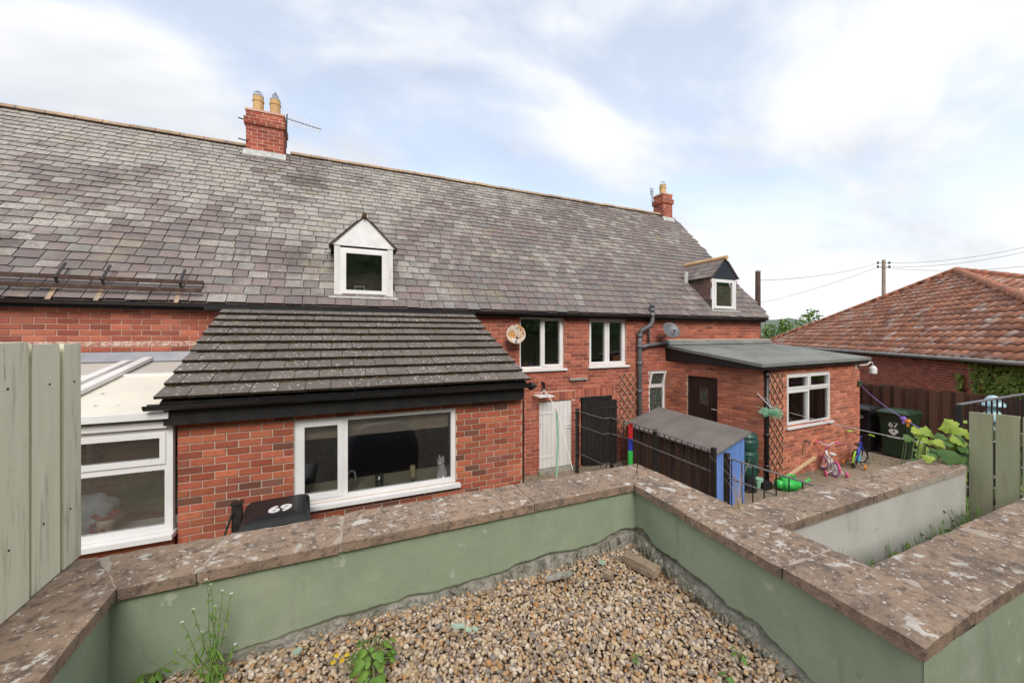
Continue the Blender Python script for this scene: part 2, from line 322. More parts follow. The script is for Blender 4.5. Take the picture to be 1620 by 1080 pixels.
c_ = t.mix(t.rnd(), (.355, .25, .18), (.30, .218, .16)); c_ = t.mix(t.math('MULTIPLY', t.step(t.noise(3.2, 5, .65), .45, .66), .8), c_, (.155, .122, .10))
c_ = t.mix(t.math('MULTIPLY', t.step(t.noise(8, 5, .7, None, 5), .50, .66), .8), c_, (.36, .255, .175)); c_ = t.mix(t.math('MULTIPLY', t.step(t.noise(21, 5, .72, None, 9), .48, .64), .85), c_, (.12, .094, .078)); c_ = t.mix(t.math('MULTIPLY', t.step(t.noise(70, 3, .6, None, 19), .56, .7), .5), c_, (.4, .33, .27))
zq = t.n('ShaderNodeNewGeometry').outputs['Normal']; sq = t.n('ShaderNodeSeparateXYZ'); t.lk(zq, sq.inputs[0]); top = t.step(sq.outputs[2], .3, .8)
l1 = t.math('MULTIPLY', t.step(t.noise(13, 4, .62, None, 31), .585, .64), t.step(t.noise(2.3, 3, .6, None, 3), .40, .54)); l2 = t.step(t.noise(40, 3, .55, None, 51), .63, .665)
c_ = t.mix(t.math('MULTIPLY', t.math('MAXIMUM', l1, l2), t.math('MULTIPLY', top, .85)), c_, (.60, .57, .52))
t.bump(t.math('ADD', t.noise(30, 5, .75), t.math('MULTIPLY', t.noise(160, 3), .4)), .9, .010); M_['coping'] = t.out(c_)
M_['joint'] = gen('coping_mortar', (.42, .36, .30), (.33, .28, .23), 20, .95, .1, bump=.5)
t = NT('pebbles', .75, .3); r_ = t.rnd()
c_ = t.ramp(r_, [(.45, .32, .19), (.53, .41, .28), (.35, .24, .15), (.60, .51, .40), (.28, .22, .17), (.49, .34, .19), (.63, .54, .43), (.40, .31, .23), (.24, .215, .195), (.51, .37, .22), (.56, .46, .34), (.45, .25, .11), (.35, .285, .235), (.54, .43, .31)], True)
c_ = t.mix(t.math('MULTIPLY', t.step(t.noise(60, 4, .6), .4, .7), .35), c_, (.3, .2, .12)); M_['pebble'] = t.out(c_)
M_['soil'] = gen('soil', (.10, .075, .05), (.06, .045, .03), 12, .95, .1, bump=.6)
M_['yard'] = gen('yard_concrete', (.30, .235, .17), (.22, .175, .13), 1.3, .93, .15, spots=[((.12, .14, .05), 3.5, .60, .74, .7), ((.40, .33, .25), 6, .6, .75, .5), ((.09, .075, .06), 11, .62, .72, .6)], bump=.4, bscale=40)
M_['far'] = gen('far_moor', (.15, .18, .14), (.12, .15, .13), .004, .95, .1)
M_['grass'] = gen('hill_grass', (.06, .075, .03), (.045, .05, .025), .05, .95, .1, spots=[((.03, .05, .02), .02, .5, .6, .7)])
def leafmat(name, tones, trans=.25):
    t = NT(name, .55, .35); col = t.ramp(t.rnd(), tones); t.out(col)
    tr = t.n('ShaderNodeBsdfTranslucent'); t.lk(col, tr.inputs[0]); mx = t.n('ShaderNodeMixShader'); mx.inputs[0].default_value = trans
    ou = [n for n in t.t.nodes if n.type == 'OUTPUT_MATERIAL'][0]; t.lk(t.b.outputs[0], mx.inputs[1]); t.lk(tr.outputs[0], mx.inputs[2]); t.lk(mx.outputs[0], ou.inputs[0]); return t.m
M_['leaf_b'] = leafmat('bright_leaf', [(.10, .22, .03), (.20, .34, .05), (.13, .27, .05)])
M_['leaf_v'] = leafmat('vine_leaf', [(.07, .15, .035), (.12, .22, .06), (.09, .19, .05)])
M_['leaf_y'] = leafmat('young_vine_leaf', [(.36, .46, .05), (.26, .40, .06), (.42, .48, .09)])
M_['leaf_i'] = leafmat('ivy_leaf', [(.09, .17, .035), (.28, .36, .06), (.17, .27, .05), (.40, .42, .09)])
M_['leaf_d'] = leafmat('dark_foliage', [(.06, .105, .03), (.11, .17, .045), (.08, .13, .04)])
M_['leaf_t'] = leafmat('tree_foliage', [(.10, .19, .03), (.16, .25, .05), (.07, .14, .03)])
M_['stem'] = gen('green_stem', (.16, .24, .08), (.2, .2, .09), 20, .7)
M_['straw'] = gen('dry_straw', (.55, .43, .25), (.45, .33, .18), 20, .8)
M_['yellow'] = gen('yellow_petals', (.85, .62, .02), None, 5, .6)
def pl(name, c, rough=.4, spec=.45, metal=0): return gen(name, c, tuple(x * .88 for x in c), 6, rough, spec, metal)
for k, c in dict(pink=(.75, .10, .28), palepink=(.75, .42, .5), white=(.78, .78, .77), lilac=(.48, .34, .60), royal=(.03, .06, .42), lime=(.35, .62, .04), cyan=(.05, .45, .55), orange=(.75, .28, .03), red=(.55, .03, .03), green=(.03, .42, .09), brightgreen=(.05, .55, .10), bingreen=(.018, .045, .022), binblack=(.014, .015, .017), butt=(.02, .075, .06), chrome=(.5, .5, .5), paleblue=(.45, .68, .74), mint=(.32, .62, .42), candle=(.72, .62, .36), terracotta=(.36, .12, .06), cardboard=(.45, .33, .17), bag=(.42, .50, .55), cream2=(.68, .62, .45), dkred=(.4, .06, .08), purple=(.32, .18, .62), dgreen=(.02, .09, .045), rust=(.28, .10, .02), dish=(.40, .40, .39), dishg=(.10, .105, .115), plaster=(.34, .32, .29), dkroom=(.11, .10, .092), pvc=(.6, .6, .6), curtain=(.5, .42, .32)).items():
    M_[k] = pl(k, c, .85 if k in ('plaster', 'dkroom', 'cardboard', 'bag', 'curtain') else .4)
t = NT('rusty_dish', .6, .4)
c_ = t.mix(t.step(t.noise(5.5, 5, .65, None, 2.2), .42, .54), (.54, .51, .46), (.46, .22, .05)); M_['dish_r'] = t.out(t.mix(t.step(t.noise(14, 4, .6, None, 6), .56, .66), c_, (.17, .06, .015)))
t = NT('plaid_fill', .3); t.out((.1, .1, .1))
def glassmat(name, tint=(1, 1, 1), refl=(.05, .55), rough=0.0):
    m = bpy.data.materials.new(name); m.use_nodes = True; nt = m.node_tree; nt.nodes.clear()
    o = nt.nodes.new('ShaderNodeOutputMaterial'); mx = nt.nodes.new('ShaderNodeMixShader'); tr = nt.nodes.new('ShaderNodeBsdfTransparent'); gl = nt.nodes.new('ShaderNodeBsdfGlossy')
    fr = nt.nodes.new('ShaderNodeFresnel'); fr.inputs[0].default_value = 1.5; mr = nt.nodes.new('ShaderNodeMapRange'); mr.inputs[3].default_value = refl[0]; mr.inputs[4].default_value = refl[1]; mr.inputs[2].default_value = .6
    nt.links.new(fr.outputs[0], mr.inputs[0]); nt.links.new(mr.outputs[0], mx.inputs[0])
    tr.inputs[0].default_value = (*tint, 1); gl.inputs['Roughness'].default_value = rough
    nt.links.new(tr.outputs[0], mx.inputs[1]); nt.links.new(gl.outputs[0], mx.inputs[2]); nt.links.new(mx.outputs[0], o.inputs[0]); return m
M_['glass'] = glassmat('window_glass', (.95, .96, .96), (.17, .78))
M_['tumbler'] = glassmat('clear_tumbler', (.85, .86, .86), (.12, .6))
t = NT('patterned_glass', .15, .6); vo = t.n('ShaderNodeTexVoronoi'); vo.inputs['Scale'].default_value = 26; t.lk(t.pos, vo.inputs[0])
M_['pglass'] = t.out(t.mix(t.step(vo.outputs['Distance'], .15, .5), (.16, .20, .18), (.045, .06, .05))); t.bump(vo.outputs['Distance'], .6, .01)
UP = Vector((0, 0, 1))
# ---------------------------------------------------------------- ground and terrain
mb = MB(); S = 6000
mb.add([(-S, -S, 0), (S, -S, 0), (S, S, 0), (-S, S, 0)], [(0, 1, 2, 3)])
mb.build('ground', M_['grass'], kind='structure', org=(0, 0, 0))
mb = MB(); mb.box((-9, -5, -.2), (22, 8.05, .012)); mb.build('yard_paving', M_['yard'], kind='structure')
# raised terrace the photograph is taken from
mb = MB(); mb.prism([(-1.12, -5, -.3), (2.2, -5, -.3), (14, -5, -.3), (14, 1.5, -.3), (2.18, 1.5, -.3), (2.18, 2.45, -.3), (-1.12, 2.45, -.3)], (0, 0, 1.92))
mb.build('terrace_soil', M_['soil'], kind='structure')
# bank that rises behind the terrace (seen only as reflections in the windows)
gx, gy = 40, 14; v = []; f = []
for j in range(gy + 1):
    for i in range(gx + 1):
        y = -5 - j * 3.2; x = -70 + i * 4.0
        v.append((x, y, 1.6 + (j / gy) ** .8 * 11 + noise.noise((x * .08, y * .1, 1)) * 1.0 * min(1, j)))
for j in range(gy):
    for i in range(gx): a = j * (gx + 1) + i; f.append((a, a + gx + 1, a + gx + 2, a + 1))
MB().add(v, f).build('hillside', M_['grass'], smooth=True, kind='structure', org=(0, -5, 1.6))
# far hills
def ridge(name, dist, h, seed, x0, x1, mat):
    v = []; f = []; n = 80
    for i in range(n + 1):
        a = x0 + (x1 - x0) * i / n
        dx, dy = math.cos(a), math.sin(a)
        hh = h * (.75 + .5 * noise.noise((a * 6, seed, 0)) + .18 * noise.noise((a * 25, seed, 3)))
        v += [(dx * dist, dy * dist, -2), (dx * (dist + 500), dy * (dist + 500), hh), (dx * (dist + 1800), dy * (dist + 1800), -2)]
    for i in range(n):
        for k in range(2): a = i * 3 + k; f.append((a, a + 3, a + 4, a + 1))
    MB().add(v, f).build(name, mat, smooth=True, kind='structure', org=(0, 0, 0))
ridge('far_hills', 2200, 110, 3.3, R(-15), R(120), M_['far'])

# ---------------------------------------------------------------- brickwork
def chamfer_brick(L, H, D=.02, c=.004):
    v = [(0, 0, 0), (L, 0, 0), (L, 0, H), (0, 0, H)]
    v = [(x, 0, z) for x, _, z in v] + [(x, D - c, z) for x, _, z in v] + [(min(max(x, c), L - c), D, min(max(z, c), H - c)) for x, _, z in v]
    f = [(8, 11, 10, 9)]
    for k in range(4): q = (k + 1) % 4; f += [(k, k + 4, q + 4, q), (k + 4, k + 8, q + 8, q + 4)]
    # local axes: x along wall, y out of the wall
    return [(x, y, z) for x, y, z in v], f
def wall_axes(P0, P1):
    e = Vector((P1[0] - P0[0], P1[1] - P0[1], 0)); L = e.length; e.normalize(); return e, Vector((e.y, -e.x, 0)), L
def brick_wall(th, P0, P1, z0, z1, bl, ch, matb, matm, openings=(), skip=(), thick=.22, budget=300, vis=None, soldiers=(), smear=None, name='wall', both=True, top=None, seed=1):
    rg = random.Random(seed)
    e, n, L = wall_axes(P0, P1); o = Vector((P0[0], P0[1], 0)); J = .0135; rec = .004
    P = lambda s, z, d=0: o + e * s + UP * z + n * d
    ss = sorted({0, L} | {min(max(q, 0), L) for w in openings for q in w[:2]}); zs = sorted({z0, z1} | {min(max(q, z0), z1) for w in openings for q in w[2:4]})
    mb = MB()
    inside = lambda s, z, ws: any(w[0] < s < w[1] and w[2] < z < w[3] for w in ws)
    for i in range(len(ss) - 1):
        for j in range(len(zs) - 1):
            if inside((ss[i] + ss[i + 1]) / 2, (zs[j] + zs[j + 1]) / 2, openings): continue
            for d, flip in ((-rec, 0), (-thick, 1)):
                q = [P(ss[i], zs[j], d), P(ss[i + 1], zs[j], d), P(ss[i + 1], zs[j + 1], d), P(ss[i], zs[j + 1], d)]
                mb.add(q, [(0, 1, 2, 3) if not flip else (3, 2, 1, 0)])
    for a, b, c, d in list(w[:4] for w in openings) + [(0, L, z0, z1)]:
        q = [(a, c), (b, c), (b, d), (a, d)]
        for k in range(4): g, h = q[k], q[(k + 1) % 4]; mb.add([P(*g, -rec), P(*h, -rec), P(*h, -thick), P(*g, -thick)], [(0, 1, 2, 3)])
    w_ = mb.build(name, matm, th)
    pc = Pieces(); sm = Pieces(); ang = math.atan2(e.y, e.x)
    # local frame: x = e, y = n (out) needs a mirror-free basis: x=e, y=n, z=up  (e x n = -up) so use y=-n and flip the mesh
    Mr = Matrix.Rotation(ang, 4, 'Z')
    def mesh(Lb, Hb):
        vv, ff = chamfer_brick(Lb, Hb); return [(x, -(y - .012), z) for x, y, z in vv], [q[::-1] for q in ff]
    rows = int((z1 - z0) / ch + .5)
    for r_ in range(rows):
        zb = z0 + r_ * ch; h = min(ch - J, z1 - zb)
        if h < .02: continue
        s = -(bl / 2 if r_ % 2 else 0) - rg.random() * .004
        hdr = False
        while s < L:
            a, b = max(s, 0), min(s + bl - J, L); s += bl
            segs = [(a, b)]
            for w in list(openings) + list(skip):
                if w[2] < zb + h * .5 < w[3]:
                    ns = []
                    for p, q in segs:
                        if q <= w[0] or p >= w[1]: ns.append((p, q))
                        else:
                            if p < w[0] - .02: ns.append((p, w[0] - .003))
                            if q > w[1] + .02: ns.append((w[1] + .003, q))
                    segs = ns
            for p, q in segs:
                if q - p < .03: continue
                ln = round(q - p, 2) if abs(q - p - (bl - J)) > .004 else bl - J
                hh = round(h, 3)
                M = Matrix.Translation(P(p, zb, rg.uniform(-.0015, .0015))) @ Mr
                tgt = sm if (smear and smear(p, zb)) else pc
                tgt.put((ln, hh), mesh(ln, hh), M, ln * hh)
    for (a, b, c, d) in soldiers:
        k = max(1, int((b - a) / (ch + .003))); wd = (b - a) / k
        for i in range(k): pc.put(('s', round(wd, 3), round(d - c, 3)), mesh(round(wd - J, 3), round(d - c - J, 3)), Matrix.Translation(P(a + i * wd, c, .001)) @ Mr, wd * (d - c))
    pc.finish(w_, 'brick', matb, budget, vis, 'brickwork')
    if sm.L: sm.finish(w_, 'smeared_brick', M_['brick_smear'], 60, vis, 'brickwork')
    return w_

def window(th, o, e, n, s0, s1, z0, z1, bars=(), lights=(), fw=.055, setback=.045, sill=.07, glass='glass', mat='upvc', name='window', room=True, rm='dkroom', roomd=2.0, rz=.7, inset=.05):
    o, e, n = Vector(o), Vector(e), Vector(n); b = o - n * setback
    P = lambda s, z, d=0: b + e * s + UP * z + n * d
    mb = MB(); mb.ring(b - n * .07, e, UP, n, s0, s1, z0, z1, fw, .07)
    for (a, c, p, q) in bars: mb.obox(P(a, p, -.068), e * (c - a), UP * (q - p), n * .066)
    w = mb.build(name, M_[mat], th)
    for (a, c, p, q, cas) in lights:
        g = 0
        if cas:
            m2 = MB(); m2.ring(P(0, 0, -.05), e, UP, n, a - .012, c + .012, p - .012, q + .012, inset, .064); m2.build('casement', M_[mat], w); g = inset - .014
        MB().obox(P(a + g, p + g, -.036), e * (c - a - 2 * g), UP * (q - p - 2 * g), n * .005).build('pane', M_[glass], w)
    if sill: MB().obox(P(s0 - .05, z0 - .05, -.06), e * (s1 - s0 + .1), UP * .048, n * (.06 + setback + sill)).build('sill', M_[mat], w)
    if room:
        R0 = lambda s, z, d: P(s, z, -d)
        a, c, p, q, d0, d1 = s0 - .5, s1 + .5, z0 - rz, z1 + .25, .19, roomd
        v = [R0(a, p, d0), R0(c, p, d0), R0(c, q, d0), R0(a, q, d0), R0(a, p, d1), R0(c, p, d1), R0(c, q, d1), R0(a, q, d1)]
        MB().add(v, [(4, 5, 6, 7), (0, 1, 5, 4), (1, 2, 6, 5), (2, 3, 7, 6), (3, 0, 4, 7)]).build('room', M_[rm], w)
    return w

# ---------------------------------------------------------------- the terraced house
YF = 8.0; EY, EZ = 7.8, 3.73; RY, RZ = 11.65, 7.90; XL, XR = -7.4, 12.17
PITCH = math.atan2(RZ - EZ, RY - EY); CP, SP = math.cos(PITCH), math.sin(PITCH); SLEN = math.hypot(RZ - EZ, RY - EY)
roofz = lambda y: EZ + (y - EY) * SP / CP
RP = lambda x, s, h=0: Vector((x, EY + s * CP - h * SP, EZ + s * SP + h * CP))
def on_roof(px, py, h=0): return hit(px, py, RP(0, 0, h), (0, -SP, CP))
house = thing('terraced_house', 'long red brick terraced house with grey slate roof, two dormers and two chimneys', 'house', (2.4, YF, 0))
HO = Vector((-7.0, YF, 0)); hx = lambda x: x + 7.0
Wn = [(3.76, 4.93, 2.42, 3.63), (5.64, 6.79, 2.44, 3.62), (7.55, 8.12, 1.02, 2.25), (4.26, 5.14, .05, 1.66), (5.40, 6.31, .03, 1.69)]
ops = [(hx(a), hx(b), c, d) for a, b, c, d in Wn]
sol = [(hx(4.16), hx(5.24), 1.67, 1.88), (hx(5.32), hx(6.41), 1.70, 1.91), (hx(7.52), hx(8.12), 2.262, 2.45)]
skips = [(hx(-1.55), hx(2.5), 0, 3.55), (hx(8.35), hx(12.4), 0, 2.6)] + [(a, b, c - .01, d) for a, b, c, d in sol]
brick_wall(house, (-7, YF), (12.05, YF), 0, 3.70, .24, .0865, M_['brick_h'], M_['mortar_h'], ops, skips, soldiers=sol, seed=2,
           vis=lambda p, x, y: (p.x < -1.6 and p.z > 2.8) or (2.5 < p.x < 8.1 and p.z > .3 and not (x < 835 and y > 497 + (x - 745) * 1.24) and not (x > 1000 and y > 655)) or p.z > 2.98,
           smear=lambda s, z: s < hx(-1.6) and 2.98 < z < 3.065)
# gable ends, back wall
for x in (-6.95, 11.98): MB().prism([(x, YF + .25, 0), (x, 15.3, 0), (x, 15.3, 3.72), (x, RY, RZ - .12), (x, YF + .25, 3.95)], (.06, 0, 0)).build('gable_wall', M_['brick_h'], house)
MB().box((-6.88, 15.1, 0), (11.9, 15.3, 3.7)).build('back_wall', M_['brick_h'], house)
# slates
roof = MB()
for hgt in (-.004,):
    roof.prism([RP(XL, -.02, -.05), RP(XR - .03, -.02, -.05), RP(XR - .03, SLEN, -.05), RP(XL, SLEN, -.05)], RP(0, 0, .044) - RP(0, 0, 0))
roof.prism([(XL, RY, RZ - .06), (XR - .03, RY, RZ - .06), (XR - .03, 15.6, RZ - .06 - 4.2), (XL, 15.6, RZ - .06 - 4.2)], (0, 0, .05))
roof = roof.build('roof', M_['slate_clad'], house)
pc = Pieces(); GA = .203; SC = [0.0]
while SC[-1] < SLEN: SC.append(SC[-1] + .218 - .062 * SC[-1] / SLEN)
D1X, D2X = (-.05, 1.0), (9.88, 10.89); DZ0, DZE, DZA, DY0 = 3.93, 4.87, 5.45, 7.97
def in_dormer(x, s, w):
    p = RP(x, s)
    for a, b in (D1X, D2X):
        c = (a + b) / 2
        if a - .02 < x - w * .15 and x + w * .15 < b + .02 and DY0 < p.y:
            if p.z < DZE - .1 or (p.z < DZA - .2 - abs(x - c) * 1.05): return True
    for a, b, q in ((-2.04, -1.23, 11.46), (11.46, 11.95, 11.46)):
        if a < x < b and p.y > q: return True
    return False
rg = random.Random(5)
def slate_mesh(w, g=GA, t=.012):
    a, b = -w / 2 + .006, w / 2 - .006; y0, y1 = -.01, g * 1.22; k = .018 / g
    h = lambda y: .022 - k * y
    v = [(a, y0, h(y0)), (b, y0, h(y0)), (b, y1, h(y1)), (a, y1, h(y1))]; v += [(x, y, z + t) for x, y, z in v]
    return v, [(4, 5, 6, 7), (0, 1, 5, 4), (1, 2, 6, 5), (3, 0, 4, 7), (2, 3, 7, 6)]
Rp = Matrix.Rotation(PITCH, 4, 'X')
for r_ in range(len(SC) - 1):
    s = SC[r_]; gg = round(SC[r_ + 1] - s, 3); x = XL + (.13 if r_ % 2 else 0) - rg.random() * .03
    if s + .1 > SLEN: break
    while x < XR:
        w = rg.choice((.25, .26, .27, .28, .24, .30, .23))
        if x + w > XR + .02: w = max(.1, round(XR - x, 2))
        if not in_dormer(x + w / 2, s, w):
            slip = rg.gauss(0, .007) - (.03 if rg.random() < .01 else 0)
            M = Matrix.Translation(RP(x + w / 2, s + slip, rg.uniform(0, .002))) @ Rp @ Matrix.Rotation(rg.gauss(0, .011), 4, 'Z') @ Matrix.Rotation(rg.gauss(0, .009), 4, 'X')
            pc.put((w, gg), slate_mesh(w, gg), M, 1)
        x += w
pc.finish(roof, 'slate', M_['slate'], 300, None, 'slating')
# ridge tiles
x = XL
while x < XR - .1:
    l = .45
    if not (-2.3 < x < -1.25 or x > 11.2):
        mb = MB(); k = 9
        for i in range(k): pass
        pts = [(RY + .13 * math.cos(math.pi * i / 8), RZ - .03 + .10 * math.sin(math.pi * i / 8) + rg.uniform(-.001, .001)) for i in range(9)]
        dz = rg.uniform(-.008, .008)
        mb.prism([(x + .004, y, z + dz) for y, z in pts], (l - .012, 0, 0)); mb.build('ridge_tile', M_['ridge'], roof)
    x += l
# eaves gutter, fascia and brackets of the snow boards
mb = MB(); mb.box((XL, 7.86, 3.60), (12.1, 7.985, 3.70)); mb.build('soffit_board', M_['blackp'], house)
def gutter(name, x0, x1, y, z, r, th, mat='black', sag=0):
    n = 8; prof = [(y - r * math.cos(math.pi * i / n), z - r * math.sin(math.pi * i / n)) for i in range(n + 1)]
    inn = [(y - (r - .006) * math.cos(math.pi * i / n), z - (r - .006) * math.sin(math.pi * i / n)) for i in range(n, -1, -1)]
    mb = MB(); mb.prism([(x0, a, b) for a, b in prof + inn], (x1 - x0, 0, 0)); g = mb.build(name, M_[mat], th)
    k = int((x1 - x0) / .9)
    for i in range(1, k + 1):
        m2 = MB(); xx = x0 + i * (x1 - x0) / (k + .5); pr = [(y - (r + .006) * math.cos(math.pi * j / n), z - (r + .006) * math.sin(math.pi * j / n)) for j in range(n + 1)]
        m2.prism([(xx, a, b) for a, b in pr + [(a + .001, b + .012) for a, b in inn]], (.03, 0, 0)); m2.build('gutter_bracket', M_[mat], g)
    return g
gutter('gutter', XL, 12.05, 7.79, 3.70, .05, house)
MB().box((-1.95, 7.74, 3.605), (2.62, 7.80, 3.685)).build('valley_gutter', M_['black'], house)
pA, pB = on_roof(0, 437, .13), on_roof(322, 447, .13)
sb = []
for (ya, s_off) in ((437, 0), (451, 0)):
    q = on_roof(150, ya + 4.6, .12); s = (q.y - EY) / CP
    q = RP(0, (q - RP(0, 0, .12)).dot(Vector((0, CP, SP))), .10)
    sb.append(MB().obox((XL + .1, q.y, q.z), (pB.x - XL - .1 + (.0 if not s_off else 0), 0, 0), (0, -.022, .004), Vector((0, CP, SP)) * .055 + Vector((0, -SP, CP)) * .03).build('snow_board', M_['wood_d'], house))
for px in (103, 176, 296):
    a = on_roof(px, 432, .03); b = on_roof(px - 3, 474, .02)
    sA = (a - RP(0, 0, .03)).dot(Vector((0, CP, SP))); X = a.x
    MB().obox(RP(X - .018, .30, .125), (.036, 0, 0), RP(0, .34, 0) - RP(0, 0, 0), RP(0, 0, .014) - RP(0, 0, 0)).build('snow_bracket', M_['ironp'], house); MB().obox(RP(X - .018, .26, .03), (.036, 0, 0), RP(0, .04, .11) - RP(0, 0, 0), RP(0, .012, 0) - RP(0, 0, 0)).build('snow_bracket', M_['ironp'], house)
    MB().obox(RP(X - .03, -.06, .025), (.055, 0, 0), RP(0, .27, 0) - RP(0, 0, 0), RP(0, 0, .012) - RP(0, 0, 0)).build('bracket_strap', M_['ridge'], house)

# dormers
def dormer(xa, xb, kind):
    c = (xa + xb) / 2; hw = (xb - xa) / 2; y0 = DY0
    yb = lambda z: EY + (z - EZ) * CP / SP
    core = MB()
    core.prism([(xa + .02, y0 + .02, DZ0), (xa + .02, y0 + .02, DZE), (xa + .02, yb(DZE) + .1, DZE), (xa + .02, yb(DZ0) + .12, DZ0)], (.03, 0, 0))
    core.prism([(xb - .05, y0 + .02, DZ0), (xb - .05, y0 + .02, DZE), (xb - .05, yb(DZE) + .1, DZE), (xb - .05, yb(DZ0) + .12, DZ0)], (.03, 0, 0))
    core.box((xa + .06, y0 + .5, DZ0), (xb - .06, y0 + .55, DZE))
    d = core.build('dormer', M_['dkroom'], house)
    wht = M_['white_t']
    # front
    if kind == 0:
        MB().prism([(xa - .02, y0 - .015, DZE + .005), (xb + .02, y0 - .015, DZE + .005), (xb + .02, y0 - .015, DZE + .06), (c, y0 - .015, DZA - .02), (xa - .02, y0 - .015, DZE + .06)], (0, .04, 0)).build('gable_board', M_['white'], d)
        for a, b in ((xa, xa + .10), (xb - .10, xb)): MB().box((a, y0, DZ0 - .02), (b, y0 + .05, DZE)).build('corner_post', wht, d)
        wa, wb = xa + .1, xb - .1
    else:
        MB().prism([(xa - .0, y0 - .015, DZE - .02), (xb, y0 - .015, DZE - .02), (xb, y0 - .015, DZE + .05), (c, y0 - .015, DZA - .03), (xa, y0 - .015, DZE + .05)], (0, .04, 0)).build('gable_board', M_['navy'], d)
        for a, b in ((xa, xa + .06), (xb - .06, xb)): MB().box((a, y0, DZ0 - .02), (b, y0 + .05, DZE - .025)).build('corner_post', M_['upvc'], d)
        wa, wb = xa + .06, xb - .06
    zt = DZE - .03
    mb = MB(); mb.ring((0, y0 + .06, 0), (1, 0, 0), UP, (0, -1, 0), wa, wb, DZ0, zt, .05, .05); mb.build('window_frame', M_['upvc'], d)
    mb = MB(); mb.ring((0, y0 + .05, 0), (1, 0, 0), UP, (0, -1, 0), wa + .035, wb - .035, DZ0 + .05, zt - .03, .07, .06); mb.build('casement', M_['upvc'], d)
    MB().box((wa + .09, y0 + .018, DZ0 + .11), (wb - .09, y0 + .023, zt - .09)).build('pane', M_['glass'], d)
    if kind == 0:
        mb = MB(); a0 = wa + .26; mb.box((a0, y0 + .10, DZ0 + .10), (a0 + .014, y0 + .115, DZ0 + .21)); mb.box((a0 + .16, y0 + .10, DZ0 + .10), (a0 + .174, y0 + .115, DZ0 + .21)); mb.box((a0 + .0141, y0 + .10, DZ0 + .196), (a0 + .1599, y0 + .115, DZ0 + .21)); mb.build('handle', M_['white'], d)
    else: MB().box((wa + .08, y0 + .045, DZ0 + .1), (wb - .1, y0 + .06, zt - .2)).build('blind', M_['curtain'], d)
    MB().prism([(xa - .1, y0 - .07, DZ0 - .045), (xb + .1, y0 - .07, DZ0 - .045), (xb + .05, y0 - .005, DZ0 - .01), (xa - .05, y0 - .005, DZ0 - .01)], (0, 0, .02)).build('lead_apron', M_['leadp'], d)
    # roof planes
    ov = .055; ze = DZE + .045 - ov * (DZA - DZE) / hw * .9
    for sgn in (-1, 1):
        xe = c + sgn * (hw + ov); fy = y0 - .04
        q = [Vector((xe, fy, ze)), Vector((xe, yb(ze) + .04, ze)), Vector((c, yb(DZA) + .04, DZA)), Vector((c, fy, DZA))]
        MB().prism(q, (0, 0, .022)).build('dormer_roof', M_['slate_clad'], d)
        # slates on the dormer roof
        sl = (q[3] - q[0]); nl = sl.length; u = sl.normalized(); al = Vector((0, 1, 0)); nr = (al.cross(u) if sgn > 0 else u.cross(al)); nr = nr if nr.z > 0 else -nr
        P2 = Pieces(); g = .17
        for r2 in range(4):
            s = r2 * g
            if s + .06 > nl: break
            ylim = yb((q[0] + u * (s + .1)).z) - .0
            y = fy - .01 - (.1 if r2 % 2 else 0)
            while y < ylim:
                w = .22; a = max(y, fy - .01); b = min(y + w - .005, ylim + .02)
                if b - a > .04:
                    g2 = min(g * 1.2, nl - s + .02); v = []
                    base = q[0] + u * (s - .015); base = Vector((base.x, 0, base.z))
                    for hh in (.026, .033):
                        for (yy, ss) in ((a, 0), (b, 0), (b, g2), (a, g2)): v.append(base + al * yy + u * ss + nr * (hh + .008 - .008 * ss / g))
                    P2.put(rg.random(), (v, [(4, 5, 6, 7), (0, 1, 5, 4), (1, 2, 6, 5), (2, 3, 7, 6), (3, 0, 4, 7), (3, 2, 1, 0)]), Matrix.Identity(4))
                y += w
        mbj = MB()
        for key, vf, M, w in P2.L: mbj.add(*vf)
        mbj.build('roof_slate', M_['slate'], d, kind='stuff')
    MB().tube([(c, y0 - .09, DZA + .015), (c, yb(DZA) + .05, DZA + .015)], .065 if kind else .045, 10).build('dormer_ridge', M_['ridge_y'] if kind else M_['moss'], d)
    # slate-hung cheeks
    for sgn, xs in ((-1, xa + .015), (1, xb - .015)):
        P2 = []; g = .16
        for r2 in range(7):
            z = DZ0 + r2 * g; y = y0 + .01 - (.1 if r2 % 2 else 0); y1 = yb(z + g * .5) + .02
            if z > DZE - .03: break
            while y < y1:
                a, b = max(y, y0 + .01), min(y + .195, y1)
                if b - a > .04: MB().box((xs - (.012 + rg.random() * .004) if sgn < 0 else xs, a, z), (xs if sgn < 0 else xs + .012, b, min(z + g - .006, DZE))).build('cheek_slate', M_['slate_clad'], d)
                y += .2
    if kind:
        MB().obox((xa - .22, yb(4.92) - .16, 4.78), (.13, 0, 0), (0, .05, 0), (0, 0, .36)).build('lead_soaker', M_['leadp'], d)
    else:
        MB().prism([(xa - .17, y0 + .1, DZE - .12), (xa - .06, y0 + .1, DZE - .05), (xa - .06, y0 + .1, DZE - .13)], (0, .1, 0)).build('loose_flashing', M_['leadp'], d)
dormer(*D1X, 0); dormer(*D2X, 1)

